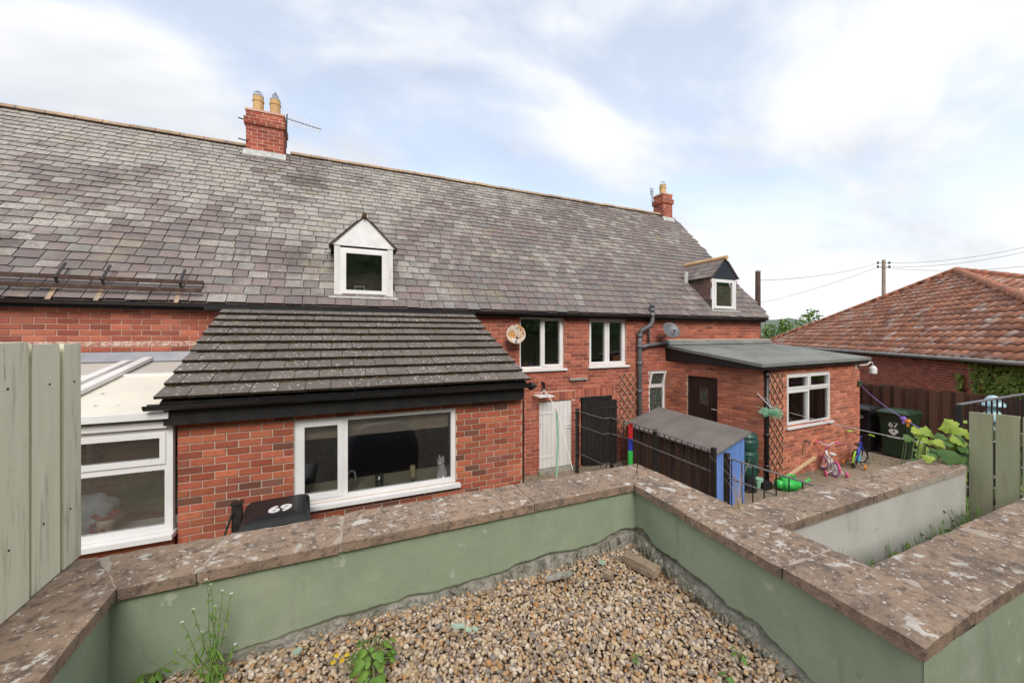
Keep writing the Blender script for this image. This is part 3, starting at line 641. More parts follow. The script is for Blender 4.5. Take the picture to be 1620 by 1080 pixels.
# chimneys
def chimney(xa, xb, ya, yb_, zb, zt, pots, courses_out):
    th = house; core = MB(); core.box((xa + .004, ya + .004, zb), (xb - .004, yb_ - .004, zt)); c = core.build('chimney', M_['mortar_h'], th)
    ch = .0865; k = int((zt - zb) / ch); rg = random.Random(int(xa * 10) + 90)
    for i in range(k):
        z = zb + i * ch; out = .04 if i in courses_out(k) else 0
        for (p0, p1) in (((xa, ya), (xb, ya)), ((xb, ya), (xb, yb_)), ((xb, yb_), (xa, yb_)), ((xa, yb_), (xa, ya))):
            e, n, L = wall_axes(p0, p1); s = -(.12 if i % 2 else 0) - out
            while s < L + out:
                a, b = max(s, -out), min(s + .225, L + out); s += .24
                if b - a < .03: continue
                o = Vector((p0[0], p0[1], z)) + e * a + n * (out + rg.uniform(-.002, .002))
                MB().obox(o - n * .03, e * (b - a), UP * (ch - .015), n * .03).build('brick', M_['brick_c'], c)
        if out: core2 = MB(); core2.box((xa - out + .006, ya - out + .006, z + .001), (xb + out - .006, yb_ + out - .006, z + ch - .001)); core2.build('mortar_course', M_['mortar_h'], c)
    MB().prism([(xa - .02, ya - .02, zt - .015), (xb + .02, ya - .02, zt - .015), (xb + .02, yb_ + .02, zt - .015), (xa - .02, yb_ + .02, zt - .015)], (0, 0, .05)).build('flaunching', M_['mortar_h'], c)
    for (x, y, h, r_, cage) in pots:
        p = MB().lathe((x, y, zt), [(r_ * 1.02, 0), (r_ * 1.02, h * .72), (r_ * 1.14, h * .74), (r_ * 1.14, h * .80), (r_ * 1.02, h * .82), (r_ * 1.04, h), (r_ * .8, h)], 20).build('chimney_pot', M_['pot'], c, smooth=False)
        mb = MB(); z0 = zt + h - .01
        for q in range(10):
            a = math.pi * q / 10 * 2
            if cage == 'dome': pts = [(x + r_ * math.cos(a) * math.cos(t_), y + r_ * math.sin(a) * math.cos(t_), z0 + .02 + 1.25 * r_ * math.sin(t_)) for t_ in [0, .3, .6, .9, 1.2, 1.5]]; pts = [(x + r_ * math.cos(a), y + r_ * math.sin(a), z0)] + pts
            else: pts = [(x + r_ * math.cos(a), y + r_ * math.sin(a), z0), (x + r_ * .03 * math.cos(a), y + r_ * .03 * math.sin(a), z0 + 2.1 * r_)]
            mb.tube(pts, .005, 4, cap=False)
        for hh in ((.02, .0) if cage == 'dome' else (.02, .5)):
            rr = r_ * (1 - hh * (.9 if cage != 'dome' else 0)); mb.tube([(x + rr * math.cos(t_ * .5236), y + rr * math.sin(t_ * .5236), z0 + hh * 2.1 * r_ + .02) for t_ in range(12)], .006, 4, closed=True)
        mb.build('wire_cage', M_['wire'], p) if False else mb.build('wire_cage', M_['wire'], c)
    MB().prism([(xa - .05, ya - .10, roofz(ya - .1) + .03), (xb + .05, ya - .10, roofz(ya - .1) + .03), (xb + .05, ya - .002, roofz(ya) + .10), (xa - .05, ya - .002, roofz(ya) + .10)], (0, -.012, .02)).build('flashing', M_['leadp'], c)
    return c
chimney(-2.04, -1.23, 11.42, 11.95, 7.35, 8.74, [(-1.82, 11.68, .47, .115, 'dome'), (-1.45, 11.68, .47, .115, 'cone')], lambda k: (k - 4, k - 3))
chimney(11.47, 11.95, 11.42, 11.92, 7.35, 8.66, [(11.71, 11.67, .42, .12, 'dome')], lambda k: (k - 4, k - 3))

# windows and doors of the house
ho = (0, YF, 0); ex = (1, 0, 0); no = (0, -1, 0)
window(house, ho, ex, no, 3.76, 4.93, 2.42, 3.63, bars=[(4.33, 4.39, 2.475, 3.575)], lights=[(3.815, 4.33, 2.475, 3.575, False), (4.39, 4.875, 2.475, 3.575, True)], setback=.06)
window(house, ho, ex, no, 5.64, 6.79, 2.44, 3.62, bars=[(6.19, 6.25, 2.495, 3.565)], lights=[(5.695, 6.19, 2.495, 3.565, True), (6.25, 6.735, 2.495, 3.565, True)], setback=.06)
w = window(house, ho, ex, no, 7.55, 8.12, 1.02, 2.25, bars=[(7.605, 8.065, 1.80, 1.86)], lights=[(7.605, 8.065, 1.075, 1.80, False)], setback=.04, sill=0, glass='pglass')
# top vent tilted open
mb = MB(); o_ = Vector((0, YF - .01, 0)); tl = Vector((0, -math.sin(R(14)), math.cos(R(14)))) * -1
mb.ring((7.56, YF - .02, 2.23), (1, 0, 0), tl, (0, -math.cos(R(14)), math.sin(R(14))), 0, .54, 0, .42, .06, .05); mb.build('casement', M_['upvc'], w)
MB().obox(Vector((7.62, YF - .025, 2.23)) + tl * .06, (.42, 0, 0), tl * .30, (0, -.005, 0)).build('pane', M_['pglass'], w)
# white plank door with broken foot
d = MB(); d.box((4.26, YF + .06, .05), (5.14, YF + .09, 1.66)); d = d.build('door', M_['dkroom'], house)
k = 8; wd = .88 / k
for i in range(k):
    zb = .10 + (rg.choice((0, .0, .03, .05, .02)) if i in (1, 4, 5, 6) else 0)
    MB().box((4.262 + i * wd, YF + .03, zb), (4.262 + (i + 1) * wd - .006, YF + .058, 1.645 - rg.random() * .008)).build('plank', M_['door_w'], d)
for z in (.34, 1.36): MB().box((4.28, YF + .018, z), (4.66, YF + .0295, z + .035)).build('strap_hinge', M_['door_w'], d)
for z in (.98, 1.05): MB().box((4.98, YF + .012, z), (5.16, YF + .0295, z + .02)).build('bolt', M_['door_w'], d)
MB().box((4.20, YF - .12, 0), (5.2, YF + .1, .085)).build('door_step', M_['conc'], house)
# dark opening with black ledged door standing ajar
v = MB(); a, b = 5.40, 6.31
q = [(a, YF + .21), (b, YF + .21), (b, YF + 1.6), (a, YF + 1.6)]
v.add([(x, y, .02) for x, y in q] + [(x, y, 1.72) for x, y in q], [(3, 2, 6, 7), (0, 3, 7, 4), (2, 1, 5, 6), (4, 7, 6, 5), (0, 1, 2, 3)]); v.build('store_room', M_['dkroom'], house)
an = R(-11); e2 = Vector((math.cos(an), math.sin(an), 0)); n2 = Vector((e2.y, -e2.x, 0)); o2 = Vector((5.42, YF - .03, .05))
d2 = MB().obox(o2 + n2 * -.03, e2 * .92, UP * 1.56, n2 * .02).build('door', M_['blackp'], house)
for i in range(8): MB().obox(o2 - n2 * .008 + e2 * (i * .115), e2 * .109, UP * (1.57 - rg.random() * .01), n2 * .02).build('plank', M_['blackp'], d2)
for z in (.3, .95, 1.36): MB().obox(o2 + n2 * .013 + e2 * .52 + UP * z, e2 * .42, UP * .035, n2 * .008).build('strap_hinge', M_['ironp'], d2)
# frames of openings, ledge stone, soil pipe
mb = MB(); mb.box((5.36, YF - .01, 1.60), (6.33, YF + .08, 1.688)); mb.build('lintel_board', M_['blackp'], house)
a, b = onY(901, 600, YF - .03), onY(928, 599, YF - .03); MB().bbox_((a.x, YF - .07, a.z - .03), (b.x, YF + .01, a.z + .03), .008).build('stone_ledge', M_['conc'], house)
sp = onY(1012, 520, 7.9)
mb = MB(); mb.tube([(sp.x, 7.90, .02), (sp.x, 7.90, 2.95), (sp.x, 7.90, 3.18)], .058, 12); mb.tube([(sp.x, 7.9, 3.17), (sp.x + .04, 7.89, 3.32), (sp.x + .28, 7.82, 3.45), (sp.x + .33, 7.80, 3.55), (sp.x + .33, 7.8, 3.95)], .055, 12)
sp_o = mb.build('soil_pipe', M_['grey_pl'], house, smooth=True)
for z in (.9, 1.7, 2.42, 2.86, 3.14): MB().tube([(sp.x, 7.9, z), (sp.x, 7.9, z + .1)], .07, 12).build('pipe_collar', M_['grey_pl'], sp_o, smooth=True)
for z, q_ in ((3.8, .064), (3.92, .07)): MB().tube([(sp.x + .33, 7.8, z), (sp.x + .33, 7.8, z + .1)], q_, 12).build('pipe_collar', M_['grey_pl'], sp_o, smooth=True)
mb = MB(); mb.tube([(sp.x + .04, 7.9, 2.88), (sp.x + .3, 7.9, 2.94), (sp.x + .95, 7.9, 3.0)], .05, 12); mb.tube([(sp.x + .34, 7.93, 3.6), (sp.x + .34, 7.93, 2.98)], .025, 8); mb.build('branch_pipe', M_['grey_pl'], house, smooth=True)

# ---------------------------------------------------------------- kitchen extension
YK = 5.40; KL, KR = -1.59, 2.575
kit = thing('kitchen_extension', 'single storey brick kitchen extension with mossy brown concrete tiled lean-to roof', 'extension', (.5, YK, 0))
kx = lambda x: x - KL
WK = (-.473, 1.537, 1.12, 2.178)
brick_wall(kit, (KL, YK), (KR, YK), 0, 2.30, .225, .0836, M_['brick_k'], M_['mortar'], [(kx(WK[0]), kx(WK[1]), WK[2], WK[3])], seed=4, vis=lambda p, x, y: p.z > .55)
brick_wall(kit, (KR, YK + .02), (KR, YF - .01), 0, 2.30, .225, .0836, M_['brick_k'], M_['mortar'], budget=0, seed=5)
brick_wall(kit, (KL, YF - .01), (KL, YK + .02), 0, 2.30, .225, .0836, M_['brick_k'], M_['mortar'], budget=0, seed=6)
for x in (KL + .01, KR - .06): MB().prism([(x, YK + .02, 2.3), (x, YF, 2.3), (x, YF, 3.45), (x, YK + .02, 2.45)], (.05, 0, 0)).build('side_gable', M_['brick_k'], kit)
window(kit, (0, YK, 0), ex, no, *WK, bars=[(.055, .125, WK[2] + .06, WK[3] - .06)], lights=[(WK[0] + .06, .055, WK[2] + .06, WK[3] - .06, True), (.125, WK[1] - .06, WK[2] + .06, WK[3] - .06, False)], fw=.06, setback=.03, sill=.09, room=False, inset=.06)
mb = MB(); a, b, c, d_, p, q = KL + .24, KR - .24, YK + .23, YF - .05, .05, 2.28
v = [(a, c, p), (b, c, p), (b, d_, p), (a, d_, p), (a, c, q), (b, c, q), (b, d_, q), (a, d_, q)]
mb.add(v, [(0, 1, 2, 3), (7, 6, 5, 4), (1, 5, 6, 2), (2, 6, 7, 3), (3, 7, 4, 0)]); mb.build('room', M_['plaster'], kit)
MB().box((KL + .3, YK + .075, 1.10), (KR - .3, YK + .72, 1.135)).build('worktop', M_['cream2'], kit)
mb = MB(); mb.box((-.40, YK + .16, 1.88), (1.47, YK + .18, 2.12)); mb.build('roller_blind', M_['curtain'], kit)
# roof: concrete tiles
KE, KT = (5.12, 2.505), (7.78, 3.60); kp = math.atan2(KT[1] - KE[1], KT[0] - KE[0]); KSL = math.hypot(KT[1] - KE[1], KT[0] - KE[0])
kc, ks = math.cos(kp), math.sin(kp); KP = lambda x, s, h=0: Vector((x, KE[0] + s * kc - h * ks, KE[1] + s * ks + h * kc))
KX0, KX1 = -1.70, 2.575
kr = MB().prism([KP(KX0 + .04, .01, -.05), KP(KX1 - .04, .01, -.05), KP(KX1 - .04, KSL, -.05), KP(KX0 + .04, KSL, -.05)], KP(0, 0, .045) - KP(0, 0, 0)).build('roof', M_['blackp'], kit)
pc = Pieces(); g = KSL / 10.0; tw = .272
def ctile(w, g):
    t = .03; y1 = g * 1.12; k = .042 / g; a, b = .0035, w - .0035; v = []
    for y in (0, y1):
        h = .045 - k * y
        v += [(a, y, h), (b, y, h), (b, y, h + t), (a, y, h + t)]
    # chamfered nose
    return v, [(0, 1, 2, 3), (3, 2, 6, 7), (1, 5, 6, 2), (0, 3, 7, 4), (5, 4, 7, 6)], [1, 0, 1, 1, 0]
Rk = Matrix.Rotation(kp, 4, 'X')
for r_ in range(10):
    x = KX0 - (tw / 2 if r_ % 2 else 0)
    while x < KX1 - .03:
        a, b = max(x, KX0), min(x + tw, KX1); x += tw
        if b - a < .04: continue
        w = round(b - a, 3); pc.put(w, ctile(w, g), Matrix.Translation(KP(a, r_ * g + rg.uniform(-.004, .004), rg.uniform(0, .004))) @ Rk @ Matrix.Rotation(rg.gauss(0, .004), 4, 'X'), 1)
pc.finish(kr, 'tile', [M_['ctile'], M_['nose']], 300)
# moss along the tile noses
mb = MB(); bs = bmesh.new(); bmesh.ops.create_icosphere(bs, subdivisions=1, radius=1); bv = [q.co.copy() for q in bs.verts]; bs.verts.index_update(); bf = [tuple(q.index for q in fc.verts) for fc in bs.faces]; bs.free()
for i in range(1900):
    r_ = rg.randint(1, 9); xx = rg.uniform(KX0 + .05, KX1 - .05)
    if noise.noise((xx * 1.6, r_ * .8, 0)) + rg.uniform(-.5, .35) < .02: continue
    z = rg.uniform(.006, .018); p = KP(xx, r_ * g - rg.uniform(-.01, .03), .04); mb.add([p + Vector((q.x * z * rg.uniform(.8, 2.2), q.y * z, q.z * z * .7)) for q in bv], bf)
mb.build('moss_clump', M_['moss'], kr, kind='stuff')
MB().box((KX0 + .03, YK - .14, 2.245), (KX1 - .03, YK - .115, 2.47)).build('fascia', M_['blackp'], kit)
MB().box((KX0 + .03, YK - .114, 2.25), (KX1 - .03, YK - .004, 2.275)).build('soffit', M_['blackp'], kit)
gutter('gutter', KX0 - .10, KX1 + .03, 5.19, 2.48, .062, kit)
MB().lathe((KX1 + .03, 5.19, 2.445), [(.062, 0), (.062, .03), (.03, .09), (.004, .13)], 12, (1, 0, 0)).build('gutter_end', M_['black'], kit)
mb = MB(); mb.tube([(KR + .04, YK + .03, 2.2), (KR + .04, YK + .03, .05)], .012, 6); mb.build('cable', M_['black'], kit)

# ---------------------------------------------------------------- conservatory lean-to
CL, CR = -4.2, -1.62; YC = 5.36
con = thing('conservatory', 'white lean-to conservatory with cream roof panels beside the kitchen extension', 'conservatory', (-2.8, YC, 0))
MB().box((CL, YC + .02, 0), (CR, YC + .2, 1.02)).build('base_wall', M_['brick_k'], con)
fr = MB(); zb, zt = 1.09, 2.215
fr.ring((0, YC + .08, 0), ex, UP, no, CL, CR, zb, zt, .07, .08)
xm = -2.93; fr.box((xm, YC + .002, zb + .07), (xm + .07, YC + .078, zt - .07)); zm = 1.76
fr.box((CL + .07, YC + .004, zm), (xm, YC + .076, zm + .075)); fr.box((xm + .07, YC + .004, zm), (CR - .07, YC + .076, zm + .075)); fr = fr.build('window', M_['upvc'], con)
for (a, b, c, d_) in ((xm + .07, CR - .07, zb + .07, zm), (xm + .07, CR - .07, zm + .075, zt - .07), (CL + .07, xm, zb + .07, zm), (CL + .07, xm, zm + .075, zt - .07)):
    if c > zm: MB().ring((0, YC + .05, 0), ex, UP, no, a - .01, b + .01, c - .01, d_ + .01, .05, .062).build('casement', M_['upvc'], fr)
    MB().box((a, YC + .035, c), (b, YC + .041, d_)).build('pane', M_['glass'], fr)
MB().box((CL - .03, YC - .10, zb - .055), (CR + .02, YC + .08, zb - .003)).build('sill', M_['upvc'], con)
MB().box((CL, YC - .05, zt + .002), (CR, YC + .09, zt + .07)).build('head_rail', M_['upvc'], con)
MB().box((CL, YC - .02, zt + .072), (CR, YC + .08, zt + .13)).build('eaves_beam', M_['greyp'], con)
cz = lambda y: 2.37 + (y - 5.3) * .150
def cpanel(name, y0, y1, mat, h, x0=CL, x1=CR + .0, t=.03): return MB().prism([(x0, y0, cz(y0) + h), (x1, y0, cz(y0) + h), (x1, y1, cz(y1) + h), (x0, y1, cz(y1) + h)], (0, 0, t)).build(name, mat, con)
cpanel('roof_panel', 5.26, 6.95, M_['cream'], 0); cpanel('roof_panel', 6.951, 7.98, M_['greyp'], -.002)
cpanel('glazing_strip', 6.93, 6.99, M_['upvc'], .031, t=.02); cpanel('drip_edge', 5.23, 5.259, M_['upvc'], -.035, t=.07)
for xr in (-2.74, -3.75): cpanel('rafter_cap', 5.30, 7.9, M_['upvc'], .051, xr, xr + .11, .05)
cpanel('rafter_cap', 5.9, 7.7, M_['upvc'], .0515, -2.92, -2.82, .045)
MB().prism([(CL, 7.86, cz(7.86) + .034), (CR + .02, 7.86, cz(7.86) + .034), (CR + .02, 7.975, 2.93), (CL, 7.975, 2.93)], (0, -.012, .01)).build('lead_flashing', M_['lead'], con)
MB().box((CL, YC + .3, .02), (CR, YF - .03, .3)).build('floor', M_['conc'], con)
MB().box((CL, YC + .205, .98), (CR - .01, YC + .55, 1.06)).build('inner_sill', M_['white'], con)
MB().box((CL - .05, YC + .02, 0), (CL, YF, 2.3)).build('side_wall', M_['upvc'], con)
for x in (-2.35, -3.3): MB().box((x, YF - .35, .3), (x + .07, YF - .28, 2.55)).build('inner_post', M_['upvc'], con)

# ---------------------------------------------------------------- flat-roofed outbuilding
PL, PC, PR = (8.13, 7.99), (8.38, 5.50), (12.40, 5.62)
out = thing('outbuilding', 'flat-roofed orange brick outbuilding with grey felt roof and brown side door', 'outbuilding', (10.3, 6.5, 0))
def frame(P0, P1):
    e, n, L = wall_axes(P0, P1); o = Vector((P0[0], P0[1], 0))
    def sz(px, py): q = hit(px, py, o, n) - o; return q.dot(e), q.z
    return e, n, L, o, sz
eL, nL, LL, oL, szL = frame(PL, PC); eF, nF, LF, oF, szF = frame(PC, PR)
da, db = szL(1088, 592), szL(1135, 600); dbt = .05
dop = (da[0], db[0], dbt, da[1])
wa, wb = szF(1244.5, 591), szF(1314, 588); wc = szF(1249, 677); wop = (wa[0], wb[0], wc[1] + .03, (wa[1] + wb[1]) / 2)
brick_wall(out, PL, PC, 0, 2.50, .228, .0836, M_['brick_o'], M_['mortar_h'], [dop], budget=140, seed=8, vis=lambda p, x, y: p.z > .9)
brick_wall(out, PC, PR, 0, 2.50, .228, .0836, M_['brick_o'], M_['mortar_h'], [wop], budget=300, seed=9)
brick_wall(out, PR, (12.38, 7.99), 0, 2.5, .228, .0836, M_['brick_o'], M_['mortar_h'], budget=0, seed=10)
A, B, C, D = (8.10, 7.985, 2.93), (8.05, 5.30, 2.60), (12.56, 5.44, 2.63), (12.50, 7.985, 2.95)
MB().prism([A, B, C, D], (0, 0, -.07)).build('roof', M_['felt'], out)
lo = lambda p, z, dx=0, dy=0: (p[0] + dx, p[1] + dy, z)
MB().prism([lo(A, 2.855, .02), lo(B, 2.525, .03, .03), lo(B, 2.46, .03, .03), lo(A, 2.52, .02)], (.03, .0, 0)).build('fascia', M_['blackp'], out)
MB().prism([lo(B, 2.525, .03, .04), lo(C, 2.555, -.03, .04), lo(C, 2.50, -.03, .04), lo(B, 2.465, .03, .04)], (0, .03, 0)).build('fascia', M_['blackp'], out)
MB().prism([lo(B, 2.47, .08, .075), lo(C, 2.50, -.08, .075), lo(C, 2.50, -.08, .3), lo(B, 2.47, .08, .3)], (0, 0, .02)).build('soffit', M_['blackp'], out)
MB().prism([(8.10, 7.90, 2.93), (12.46, 7.90, 2.95), (12.46, 7.985, 3.06), (8.10, 7.985, 3.05)], (0, -.01, .015)).build('felt_upstand', M_['felt'], out)
MB().box((8.12, 7.965, 3.062), (12.4, 7.992, 3.085)).build('mortar_fillet', M_['mortar'], out)
window(out, oF, eF, nF, *wop, fw=.05, setback=.02, sill=.06, bars=[((wop[0] + wop[1]) / 2 - .03, (wop[0] + wop[1]) / 2 + .03, wop[2] + .05, wop[3] - .05), (wop[0] + .05, (wop[0] + wop[1]) / 2 - .03, wop[3] - .40, wop[3] - .34), ((wop[0] + wop[1]) / 2 + .03, wop[1] - .05, wop[3] - .40, wop[3] - .34)],
       lights=[(wop[0] + .05, (wop[0] + wop[1]) / 2 - .03, wop[2] + .05, wop[3] - .40, True), ((wop[0] + wop[1]) / 2 + .03, wop[1] - .05, wop[2] + .05, wop[3] - .40, False), (wop[0] + .05, (wop[0] + wop[1]) / 2 - .03, wop[3] - .34, wop[3] - .05, True), ((wop[0] + wop[1]) / 2 + .03, wop[1] - .05, wop[3] - .34, wop[3] - .05, True)], rm='plaster', inset=.045)
# side door
PdL = lambda s, z, d=0: oL + eL * s + UP * z + nL * d
s0, s1, z0, z1 = dop; dw = s1 - s0
MB().ring(oL - nL * .1, eL, UP, nL, s0, s1, z0, z1, .05, .09).build('door_frame', M_['door_b'], out)
MB().obox(PdL(s0 - .05, z0, -.005), eL * .048, UP * (z1 - z0), nL * .012).build('mortar_jamb', M_['mortar'], out)
dd = MB().obox(PdL(s0 + .05, z0 + .05, -.085), eL * (dw - .1), UP * (z1 - z0 - .1), nL * .02).build('door', M_['door_b'], out)
k = 7; wd = (dw - .1) / k; gz0, gz1 = szL(1105, 638)[1], szL(1105, 614)[1]; gs0, gs1 = szL(1106, 620)[0], szL(1118, 620)[0]
for i in range(k): MB().obox(PdL(s0 + .05 + i * wd + .003, z0 + .055, -.0648), eL * (wd - .006), UP * (z1 - z0 - .11), nL * .014).build('plank', M_['door_b'], dd)
mb = MB().ring(PdL(0, 0, -.0507), eL, UP, nL, gs0 - .02, gs1 + .02, gz0 - .02, gz1 + .02, .03, .014); mb.build('vision_frame', M_['trellis_d'], dd)
MB().obox(PdL(gs0, gz0, -.0505), eL * (gs1 - gs0), UP * (gz1 - gz0), nL * .004).build('pane', M_['pglass'], dd)
h_ = szL(1131, 648); MB().tube([PdL(h_[0] + .05, h_[1], -.05), PdL(h_[0] + .05, h_[1], -.01), PdL(h_[0] - .09, h_[1], -.008)], .012, 6).build('handle', M_['chrome'], dd)
MB().obox(PdL(s0, z0 + .17, -.05), eL * dw, UP * .06, nL * .04).build('weather_bar', M_['trellis_d'], dd)
# corner downpipe
pp = oF + eF * .03 + nF * .06
mb = MB(); mb.tube([pp + UP * .05, pp + UP * 2.46], .042, 12); dp = mb.build('downpipe', M_['black'], out, smooth=True)
for z in (.35, 1.02, 1.55, 2.3): MB().tube([pp + UP * z, pp + UP * (z + .08)], .052, 12).build('pipe_collar', M_['black'], dp, smooth=True)
# ---------------------------------------------------------------- tiled bungalow next door (pyramid pantile roof)
BE = Vector((.646, .763, 0)).normalized(); BN = Vector((BE.y, -BE.x, 0))     # along the eaves (away), into the building
bA = Vector((14.9, 3.57, 2.60))                                           # a point of the eaves
def eave_at(px):                                                          # where the eaves line crosses a pixel column
    q = ray(px, 0); c = Vector((-q.y, q.x, 0)); return bA - BE * (bA.dot(c) / BE.dot(c))
bB = eave_at(1206); q = ray(1513, 428); bP = Vector((0, 0, ZC)) + q * 17.6
best = None
for i in range(400):
    s = -9 + i * .04; Cc = bA + BE * s
    for k in range(200):
        p = bP.lerp(Cc, k / 199); x, y, f = proj(p)
        if f > .2 and abs(x - 1620) < 4:
            e_ = abs(y - 471)
            if best is None or e_ < best[0]: best = (e_, s)
bC = bA + BE * best[1]
best = None
for i in range(300):
    m = 2 + i * .06; Dd = bC + BN * m
    for k in range(200):
        p = bP.lerp(Dd, k / 199); x, y, f = proj(p)
        if f > .2 and abs(x - 1620) < 4:
            e_ = abs(y - 447)
            if best is None or e_ < best[0]: best = (e_, m)
bD = bC + BN * max(6, best[1]); bE = bB + BN * (bD - bC).length
bung = thing('bungalow', 'neighbouring brick bungalow with hipped red pantile roof and ivy-clad wall', 'bungalow', (bA.x, bA.y, 0))
IN = .28; w0 = bB + BN * IN - BE * IN; w1 = bC + BN * IN + BE * IN
rh = brick_wall(bung, (w0.x, w0.y), (w1.x, w1.y), 0, 2.52, .245, .0836, M_['brick_b'], M_['mortar_h'], openings=[], budget=300, seed=12, vis=lambda p, x, y: p.z > 1.2 and x > 1360)
w2, w3 = bD + BN * -IN + BE * IN, bE - BN * IN - BE * IN
for a, b in ((w1, w2), (w2, w3), (w3, w0)): e, n, L = wall_axes(a, b); MB().obox((a.x, a.y, 0), e * L, UP * 2.5, n * -.2).build('side_wall', M_['brick_b'], bung)
sk = MB(); lift = Vector((0, 0, -.03))
sk.add([p + lift for p in (bB, bC, bD, bE, bP)], [(0, 1, 4), (1, 2, 4), (2, 3, 4), (3, 0, 4), (3, 2, 1, 0)]); broof = sk.build('roof', M_['hip'], bung)
def pantile(w, g, t=.014):
    v = []; k = 7; yl = g * 1.15; top = []
    for j, y in enumerate((-.0, yl)):
        hb = .035 - .032 * y / g
        for i in range(k):
            x = w * i / (k - 1); z = hb + .026 * math.sin(2 * math.pi * (i / (k - 1)) + .6)
            v.append((x, y, z))
    for i in range(k): x, y, z = v[i]; v.append((x, y, z - t))
    f = [(i, i + 1, k + i + 1, k + i) for i in range(k - 1)] + [(2 * k + i, 2 * k + i + 1, i + 1, i) for i in range(k - 1)]
    return v, f
def tile_face(a, b, apex, budget, w=.33, g=.34):
    e = (b - a).normalized(); L = (b - a).length; u = (apex - a); sa = u.dot(e); u = u - e * sa; H = u.length; u.normalize(); nr = e.cross(u); 
    if nr.z < 0: nr = -nr
    B3 = Matrix((e, u, nr)).transposed()
    if B3.determinant() < 0: raise Exception('basis')
    pc = Pieces(); r_ = 0
    while r_ * g < H - .1:
        y = r_ * g; l, h = sa * (y + g * .5) / H, L - (L - sa) * (y + g * .5) / H; x = l - (l % w)
        while x < h - w * .3:
            if x + w * .6 > l: pc.put((w,), pantile(w, g), Matrix.Translation(a + e * x + u * (y - .05 + rg.uniform(-.008, .008)) + nr * rg.uniform(0, .006)) @ B3.to_4x4(), 1)
            x += w
        r_ += 1
    return pc
tile_face(bC, bB, bP, 300) if False else None
def face(a, b, apex, budget):
    try: pc = tile_face(a, b, apex, budget)
    except Exception: pc = tile_face(b, a, apex, budget)
    pc.finish(broof, 'pantile', M_['pantile'], budget, None, 'pantiling', smooth=True)
face(bB, bC, bP, 300); face(bC, bD, bP, 0); face(bD, bE, bP, 0); face(bE, bB, bP, 0)
for a in (bB, bC, bD, bE):
    d = (bP - a); L = d.length; d.normalize(); k = int(L / .42)
    for i in range(k):
        p = a + d * (i * L / k); MB().tube([p + UP * .02, p + d * (L / k * .98) + UP * .025], [.13, .145], 10).build('hip_tile', M_['hip'], broof, smooth=True)
gm = MB(); gm.tube([bB - BN * .07 + UP * -.07, bC - BN * .07 + UP * -.07], .06, 10); M_['gutter_g'] = gen('grey_gutter', (.30, .29, .28), (.22, .21, .2), 3, .5, .4); gm.build('gutter', M_['gutter_g'], bung, smooth=True)
mb = MB(); p0 = bB + UP * -.10; mb.obox(p0 + BN * .0, (bC - bB), BN * .02, UP * -.06); mb.build('fascia', M_['wood_d'], bung)
# small low windows under the eaves, just above the fence
Bo = bA + BN * (IN - .0); eB, nB = -BE, -BN
def szB(px, py): q = hit(px, py, (Bo.x, Bo.y, 0), BN); return q
for (x0, x1, y0, y1) in ((1366, 1390, 606, 622), (1394, 1424, 606, 622)):
    a, b = szB(x0, y0), szB(x1, y1); mb = MB(); e = (b - a); e.z = 0
    mb.obox(a + UP * (-.5) - BN * .03, e, UP * .5, BN * .02); mb.build('window', M_['dkroom'], bung)
ivy = MB(); rgi = random.Random(31)
def leafquad(mb, p, n, s, rg, shape=0):
    n = Vector(n).normalized(); x = n.orthogonal().normalized(); x = Matrix.Rotation(rg.random() * 6.28, 3, n) @ x; y = n.cross(x)
    pr = [(-.1, 0), (-.5, .25), (-.35, .6), (0, 1), (.35, .6), (.5, .25), (.1, 0)] if shape == 0 else [(0, 0), (-.32, .35), (-.22, .75), (0, 1), (.22, .75), (.32, .35)]
    c = [p + x * (a * s) + y * (b * s) + n * (s * .12 * (1 - abs(a) * 2)) for a, b in pr]
    m = len(c); ctr = p + y * (.45 * s) + n * (s * .05); mb.add(c + [ctr], [(i, (i + 1) % m, m) for i in range(m)])
def ivy_density(px, py):
    e = 1.0 if (px > 1545 and py < 652 - max(0, (1575 - px)) * 1.7) else 0
    e = max(e, 1.0 if py < 574 + (px - 1527) * .25 and px > 1527 else 0)
    e = max(e, .9 if abs(px - 1547 - (py - 575) * .05) < 6 and py < 632 and px > 1535 else 0)
    e = max(e, .8 if abs(px - 1520 - (py - 592) * .16) < 5 and 592 < py < 624 else 0)
    e = max(e, .9 if abs(px - 1575 - (py - 590) * .1) < 14 and py < 612 else 0)
    return e
for i in range(9000):
    px, py = rgi.uniform(1505, 1760), rgi.uniform(566, 690)
    if rgi.random() > ivy_density(px, py) * .62: continue
    p = szB(px, py)
    if p.z > 2.5: continue
    leafquad(ivy, p - BN * rgi.uniform(.02, .10), -BN + Vector((rgi.gauss(0, .5), rgi.gauss(0, .5), rgi.gauss(.2, .5))), rgi.uniform(.07, .13), rgi)
ivy.build('ivy', M_['leaf_i'], None, label='green and yellow ivy hanging on the bungalow brick wall', cat='ivy', kind='stuff')

# ---------------------------------------------------------------- garden retaining wall with coping
ZT, CT = 2.12, .055; ZG = 1.65
gw = thing('garden_wall', 'low sage green rendered garden wall topped with lichen-spotted brown coping stones', 'wall', (.55, 2.4, 0))
